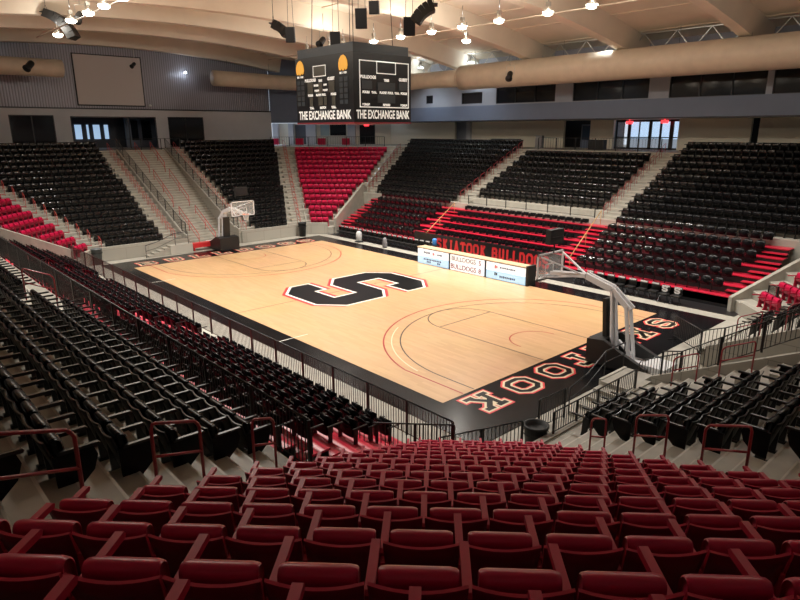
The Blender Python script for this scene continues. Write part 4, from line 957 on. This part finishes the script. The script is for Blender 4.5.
# ------------------------------------------------------------------ scoreboard over centre court
sb = empty('scoreboard', (.05, 0, 9.25), 0, 'four-sided black scoreboard hanging over centre court with white lettering', 'scoreboard')
hx_, hy_ = 2.52, 1.92
MB().prism([(-hx_, -hy_), (hx_, -hy_), (hx_, hy_), (-hx_, hy_)], 0, 3.3).build('cabinet', MT['board'], sb)
MB().prism([(-hx_+.1, -hy_+.1), (hx_-.1, -hy_+.1), (hx_-.1, hy_-.1), (-hx_+.1, hy_-.1)], 3.3, 3.75).build('upper_frame', MT['boardblue'], sb)
MB().box(-hx_-.02, hx_+.02, -hy_-.02, hy_+.02, -.05, .02).build('red_bottom_trim', mat('dark_red_trim', (.2, .02, .03), .5), sb)
for i, (x, y) in enumerate(((-1.8, -1.3), (1.8, -1.3), (1.8, 1.3), (-1.8, 1.3))): MB().tube([(x, y, 3.75), (x*.9, y*.9, 8.2)], .02, 5).build('suspension_cable', MT['steel_dark'], sb)
FL = Matrix.Translation((0, -hy_-.012, 0)) @ Matrix.Rotation(PI/2, 4, 'X')                       # -y face: text x -> +x, y -> z
FR = Matrix.Translation((hx_+.012, 0, 0)) @ Matrix.Rotation(PI/2, 4, 'Z') @ Matrix.Rotation(PI/2, 4, 'X')   # +x face: text x -> +y
def face_box(F, x0, x1, z0, z1, m, name='panel', d=.01):
    mb = MB(); mb.M = F; mb.box(x0, x1, z0, z1, 0, d); return mb.build(name, m, sb)
def face_frame(F, x0, x1, z0, z1, w_, m, name='white_frame'):
    mb = MB(); mb.M = F; mb.box(x0, x1, z0, z0+w_, 0, .012); mb.box(x0, x1, z1-w_, z1, 0, .012); mb.box(x0, x0+w_, z0, z1, 0, .012); mb.box(x1-w_, x1, z0, z1, 0, .012); return mb.build(name, m, sb)
def face_text(F, s, x, z, sz, xs=1., m=None, of=.012): text(None, 'lettering', s, sz, m or MT['sbwhite'], sb, F @ Matrix.Translation((x, z, .012)), xs, of)
face_text(FL, 'THE EXCHANGE BANK', 0, .37, .60, .74, None, .014); face_text(FR, 'THE EXCHANGE BANK', 0, .37, .58, .59, None, .014)
face_frame(FR, -1.55, 1.75, .72, 2.95, .05, MT['sbwhite']); face_frame(FR, -.45, .85, 2.35, 2.95, .045, MT['sbwhite'])
face_frame(FL, -.85, .28, 2.3, 2.85, .04, MT['sbwhite']); face_box(FL, -.8, .23, 2.34, 2.81, MT['digit'], 'message_window')
for s, x, z, sz in (('BULLDOGS', -1.0, 2.16, .2), ('GUEST', 1.35, 2.12, .2), ('TIME', .2, 2.05, .16), ('FOULS', -1.15, 1.45, .15), ('T.O.L.', -.62, 1.45, .13), ('PLAYER FOUL', .2, 1.45, .15), ('T.O.L.', .92, 1.45, .13), ('FOULS', 1.4, 1.45, .15), ('BONUS', -1.15, .86, .14), ('PERIOD', .2, .86, .14), ('BONUS', 1.4, .86, .14)): face_text(FR, s, x, z, sz)
for x0, x1, z0, z1 in ((-.4, .8, 1.55, 1.95), (-.4, .8, .95, 1.35), (-1.4, -.75, 1.6, 2.0), (1.05, 1.65, 1.6, 2.0)): face_box(FR, x0, x1, z0, z1, MT['boardblue'], 'digit_window')
for s, x, z, sz in (('BULLDOGS', -1.12, 2.15, .2), ('GUEST', .72, 2.15, .2), ('TIME', -.22, 2.1, .15), ('PERIOD', -.6, 1.88, .12), ('POSS', .2, 1.88, .12), ('BONUS', -.55, 1.62, .12), ('BONUS', .2, 1.62, .12), ('FOULS', -1.15, 1.4, .15), ('PLAYER FOUL', -.2, 1.4, .14), ('FOULS', .9, 1.4, .15), ('T.O.L.', -1.05, .76, .15), ('MATCH', -.05, .76, .15), ('T.O.L.', .9, .76, .15)): face_text(FL, s, x, z, sz)
for x0, x1, z0, z1 in ((-1.4, -.9, 1.5, 2.05), (-.42, -.05, 1.5, 2.0), (.5, 1.0, 1.5, 2.05), (-1.25, -.95, .88, 1.3), (-.45, -.05, .88, 1.3), (.05, .3, .88, 1.3), (.75, 1.05, .88, 1.3)): face_box(FL, x0, x1, z0, z1, MT['digit'], 'digit_window')
for cx_ in (-2.05, 1.75):      # player statistic columns with a plain gold paw-like emblem above
    for j in range(5): face_box(FL, cx_-.33, cx_-.03, .9+.27*j, 1.1+.27*j, MT['boardblue'], 'digit_window'); face_box(FL, cx_+.05, cx_+.35, .9+.27*j, 1.1+.27*j, MT['boardblue'], 'digit_window')
    face_text(FL, 'PLR  F  PTS', cx_, 2.36, .12)
    mb = MB(); mb.M = FL
    em = [(-.36, 2.66), (-.30, 2.50), (-.18, 2.48), (-.12, 2.58), (-.05, 2.47), (.07, 2.47), (.12, 2.58), (.20, 2.49), (.32, 2.53), (.38, 2.70), (.34, 2.92), (.22, 3.10), (.05, 3.20), (-.14, 3.16), (-.29, 3.02), (-.36, 2.84)]
    mb.prism([(cx_+a, b) for a, b in em], 0, .02); mb.build('gold_emblem', MT['orange'], sb)
# ------------------------------------------------------------------ ducts
def duct(name, pts, r, lab, caps=True):
    mb = MB(); P = [Vector(p) for p in pts]; full = []
    for a, b in zip(P[:-1], P[1:]):
        n = max(1, int((b-a).length/1.5)); full += [a.lerp(b, i/n) for i in range(n)]
    full.append(P[-1]); mb.tube(full, r, 24); t = mb.build(name, MT['duct']); tag(t, lab, 'duct', None)
    for i in range(3, len(full)-2, 4):
        d = (full[i+1]-full[i]).normalized(); MB().tube([full[i]-d*.02, full[i]+d*.02], r+.006, 24, caps=False).build('seam_band', MT['duct'], t)
    for i in range(1, len(full)-1, 3): MB().tube([full[i]+Vector((0,0,r)), full[i]+Vector((0,0,r+1.1))], .012, 4).build('hanger', MT['steel_dark'], t)
    return t
duct('air_duct', [(-12.8, 22.8, 13.42), (36, 22.8, 13.42)], 1.06, 'huge tan fabric duct along the far side under the roof')
duct('air_duct', [(-34.2, 8.9, 14.0), (-34.2, 17.0, 13.9), (-27.5, 22.6, 13.5), (-13.0, 22.8, 13.42)], .76, 'narrower tan duct passing behind the scoreboard')
duct('air_duct', [(-34.2, -22, 14.1), (-34.2, -5.1, 14.1)], .72, 'tan duct ending in a round cap before the left end wall')
tag(MB().lathe([(1.08, 0), (1.09, .02), (1.09, .12), (.78, .5), (.77, .52)], 24, cap=False).build('duct_reducer', MT['duct'], None, (-12.6, 22.8, 13.42), (0, -PI/2, 0)), 'tan cone joining the narrow duct to the huge one', 'duct')
# projection screen
ps = empty('projection_screen', (-38.12, .05, 11.2), 0, 'big pale projection screen with a dark border on the corrugated end wall', 'screen')
MB().box(-.06, 0, -3.2, 3.2, 0, 4.7).build('border', MT['black'], ps); MB().box(0, .03, -3.08, 3.08, .12, 4.6).build('screen_cloth', MT['screen'], ps)
# ------------------------------------------------------------------ loudspeakers and spotlights hanging from the roof
def cabinet(x, y, z, w_, d_, h, rz, lab, tilt=.12):
    t = empty('loudspeaker', (x, y, z), rz, lab, 'loudspeaker', 'hanging loudspeakers')
    mb = MB(); mb.M = Matrix.Rotation(tilt, 4, 'X'); q = [(-w_/2, -d_/2), (w_/2, -d_/2), (w_/2*.7, d_/2), (-w_/2*.7, d_/2)]; mb.prism(q, -h/2, h/2); mb.build('cabinet', MT['black'], t)
    g = MB(); g.M = Matrix.Rotation(tilt, 4, 'X'); g.box(-w_*.44, w_*.44, -d_/2-.015, -d_/2, -h*.45, h*.45); g.build('grille', mat('dark_grille', (.03, .03, .032), .6), t) if False else g.build('grille', MT['steel_dark'], t)
    c = MB()
    for s in (-w_*.3, w_*.3): c.tube([(s, 0, h/2-.05), (s*.8, 0, (16.58 if -6.5 < x < -5.1 else 18.0)-z)], .012, 4)
    c.build('suspension_cable', MT['steel_dark'], t)
cabinet(-5.7, .0, 14.3, .55, .5, .85, .75, 'black box loudspeaker left of the gold emblem, hung from two cables')
cabinet(-1.3, .0, 13.6, .55, .5, .8, .75, 'black box loudspeaker just above the left scoreboard face')
cabinet(.95, .0, 14.37, .60, .55, .95, .75, 'largest black box loudspeaker directly above the scoreboard corner')
cabinet(2.0, .0, 14.75, .5, .45, .6, .6, 'small tilted loudspeaker at the top edge right of the largest one')
cabinet(4.5, .0, 13.6, .55, .5, .82, .85, 'black box loudspeaker hanging right of the scoreboard')
def line_array(x, y, z, rz, n, lab, w_=1.0, bend=.17, h=.26, a0=.9):
    t = empty('line_array_speaker', (x, y, z), rz, lab, 'loudspeaker', 'curved line array loudspeakers')
    p = Vector((0, 0, 0)); a = a0
    for i in range(n):
        mb = MB(); mb.M = Matrix.Translation(p) @ Matrix.Rotation(a, 4, 'X'); mb.prism([(-w_/2, -.26), (w_/2, -.26), (w_*.36, .26), (-w_*.36, .26)], -h+.012, 0); mb.build('array_module', MT['black'], t)
        p = p + Vector((0, -math.sin(-a)*h*-1, -math.cos(a)*h)) if False else p + Matrix.Rotation(a, 3, 'X') @ Vector((0, 0, -h)); a += bend
    c = MB(); c.box(-w_*.4, w_*.4, -.2, .2, .0, .05); c.tube([(-.3, 0, .05), (0, 0, .5), (.3, 0, .05)], .015, 4); c.tube([(0, 0, .5), (0, 0, 17.6-z)], .015, 4); c.build('flying_frame', MT['steel_dark'], t)
line_array(-20.2, -9.3, 16.3, -2.35+PI/2, 7, 'curved black line array loudspeaker at the top left beside the lamps', 1.0, -.14, .34, 1.25)
line_array(-7.6, .0, 15.1, -2.35+PI/2, 4, 'curved black line array left of the box loudspeakers', .9, -.2, .26, 1.2)
line_array(5.9, .2, 14.35, -2.35-PI/2, 5, 'curved black line array right of the box loudspeakers', .9, -.16, .22, 1.2)
def spot(x, y, z, rz, lab, size=.3):
    t = empty('stage_spotlight', (x, y, z), rz, lab, 'spotlight', 'hanging stage spotlights'); s = size
    MB().lathe([(s*.45, 0), (s*.5, .1), (s*.5, s*1.5), (s*.62, s*1.6), (s*.62, s*1.8)], 12).build('housing', MT['black'], t).rotation_euler = (2.2, 0, 0)
    MB().tube([(-s*.7, 0, -.1), (-s*.7, 0, s*1.2), (s*.7, 0, s*1.2), (s*.7, 0, -.1)], .02, 5).tube([(0, 0, s*1.2), (0, 0, s*1.2+.9)], .02, 5).build('yoke', MT['steel'], t)
spot(-31.5, -8.0, 14.2, .7, 'spotlight with silver yoke in front of the left duct', .5)
spot(-2.45, .0, 13.75, .4, 'small dark spotlight between two box loudspeakers', .34)
spot(-5.1, 20.0, 13.2, .5, 'dark spotlight in front of the huge duct', .45)
spot(-34.0, 1.1, 14.9, .5, 'small dark spotlight before the projection screen corner', .32)
spot(-13.5, -9.2, 15.4, .9, 'dark spotlight between the lamps of the left row', .42)
# exit signs
for i, (x, y, z, lab) in enumerate(((-.05, 30.3, 9.40, 'red EXIT sign left above the glass entrance doors'), (3.05, 30.3, 9.44, 'red EXIT sign right above the glass entrance doors'))):
    t = tag(MB().box(-.3, .3, -.04, .04, -.12, .12).box(-.02, .02, -.01, .01, .12, .27).build('exit_sign', MT['exitred'], None, (x, y, z)), lab, 'sign', 'exit signs'); text(None, 'lettering', 'EXIT', .18, MT['white'], t, Matrix.Translation((0, -.045, 0)) @ TXM, 1., .004)
p, d, nn = on_diag(11.9, .55); t = tag(MB().box(-.3, .3, -.04, .04, -.14, .14).box(-.02, .02, -.01, .01, .14, .24).build('exit_sign', MT['exitred'], None, (p.x, p.y, 9.45), (0, 0, .76)), 'red EXIT sign above the dark door behind the far red block', 'sign', 'exit signs'); text(None, 'lettering', 'EXIT', .2, MT['white'], t, Matrix.Translation((0, -.045, 0)) @ TXM, 1., .004)
# concourse furniture: red cloth-covered tables behind the far red block, grey podium, dark tables
for i, tt in enumerate((1.2, 4.2, 6.9, 9.8)):
    p, d, nn = on_diag(tt, 3.6); t = empty('covered_table', (p.x, p.y, CF), .76, f'red cloth-covered table, {ordn(i+1)} from left behind the far red block', 'table', 'red covered tables on the far concourse')
    MB().prism([(-.45, -.3), (.45, -.3), (.45, .3), (-.45, .3)], 0.02, .76).build('cloth', MT['seat_red'], t)
tag(MB().prism([(-.35, -.25), (.35, -.25), (.30, .2), (-.30, .2)], 0, 1.15).build('podium', mat('grey_podium', (.25, .26, .27), .5), None, (-7.3, 27.6, CF)), 'grey podium on the far concourse left of the blue door', 'podium')
for i, (x, lab) in enumerate(((-9.3, 'black covered table on the far concourse nearest the grey podium'), (-11.0, 'second black covered table left of the grey podium'), (-1.0, 'black bin cart before the glass entrance doors'))):
    tag(MB().prism([(-.7, -.35), (.7, -.35), (.66, .35), (-.66, .35)], 0, .85).build('covered_table', MT['black'], None, (x, 26.2 if i < 2 else 27.0, CF)), lab, 'table')
# small wall lights
for i, (x, y, z) in enumerate(((-37.8, 7.6, 14.6), (-37.8, 3.6, 11.25))):
    tag(MB().lathe([(.02, 0), (.13, .02), (.13, .14), (.05, .2)], 10).build('wall_light', MT['lamp_cool'] if i == 0 else MT['white'], None, (x, y, z)), ['small bright wall light beside the right duct end', 'small white box right below the projection screen'][i], 'light')
light('POINT', (-37.2, 7.6, 14.5), 25, (.8, .9, 1), .1)

# lettering becomes plain mesh
bpy.context.view_layer.update()
dg = bpy.context.evaluated_depsgraph_get()
for o in [o for o in bpy.data.objects if o.type == 'FONT']:
    me = bpy.data.meshes.new_from_object(o.evaluated_get(dg), depsgraph=dg); n = o.name; par = o.parent; ml = o.matrix_local.copy()
    bpy.data.objects.remove(o); q = bpy.data.objects.new(n, me); C.objects.link(q); q.parent = par; q.matrix_local = ml
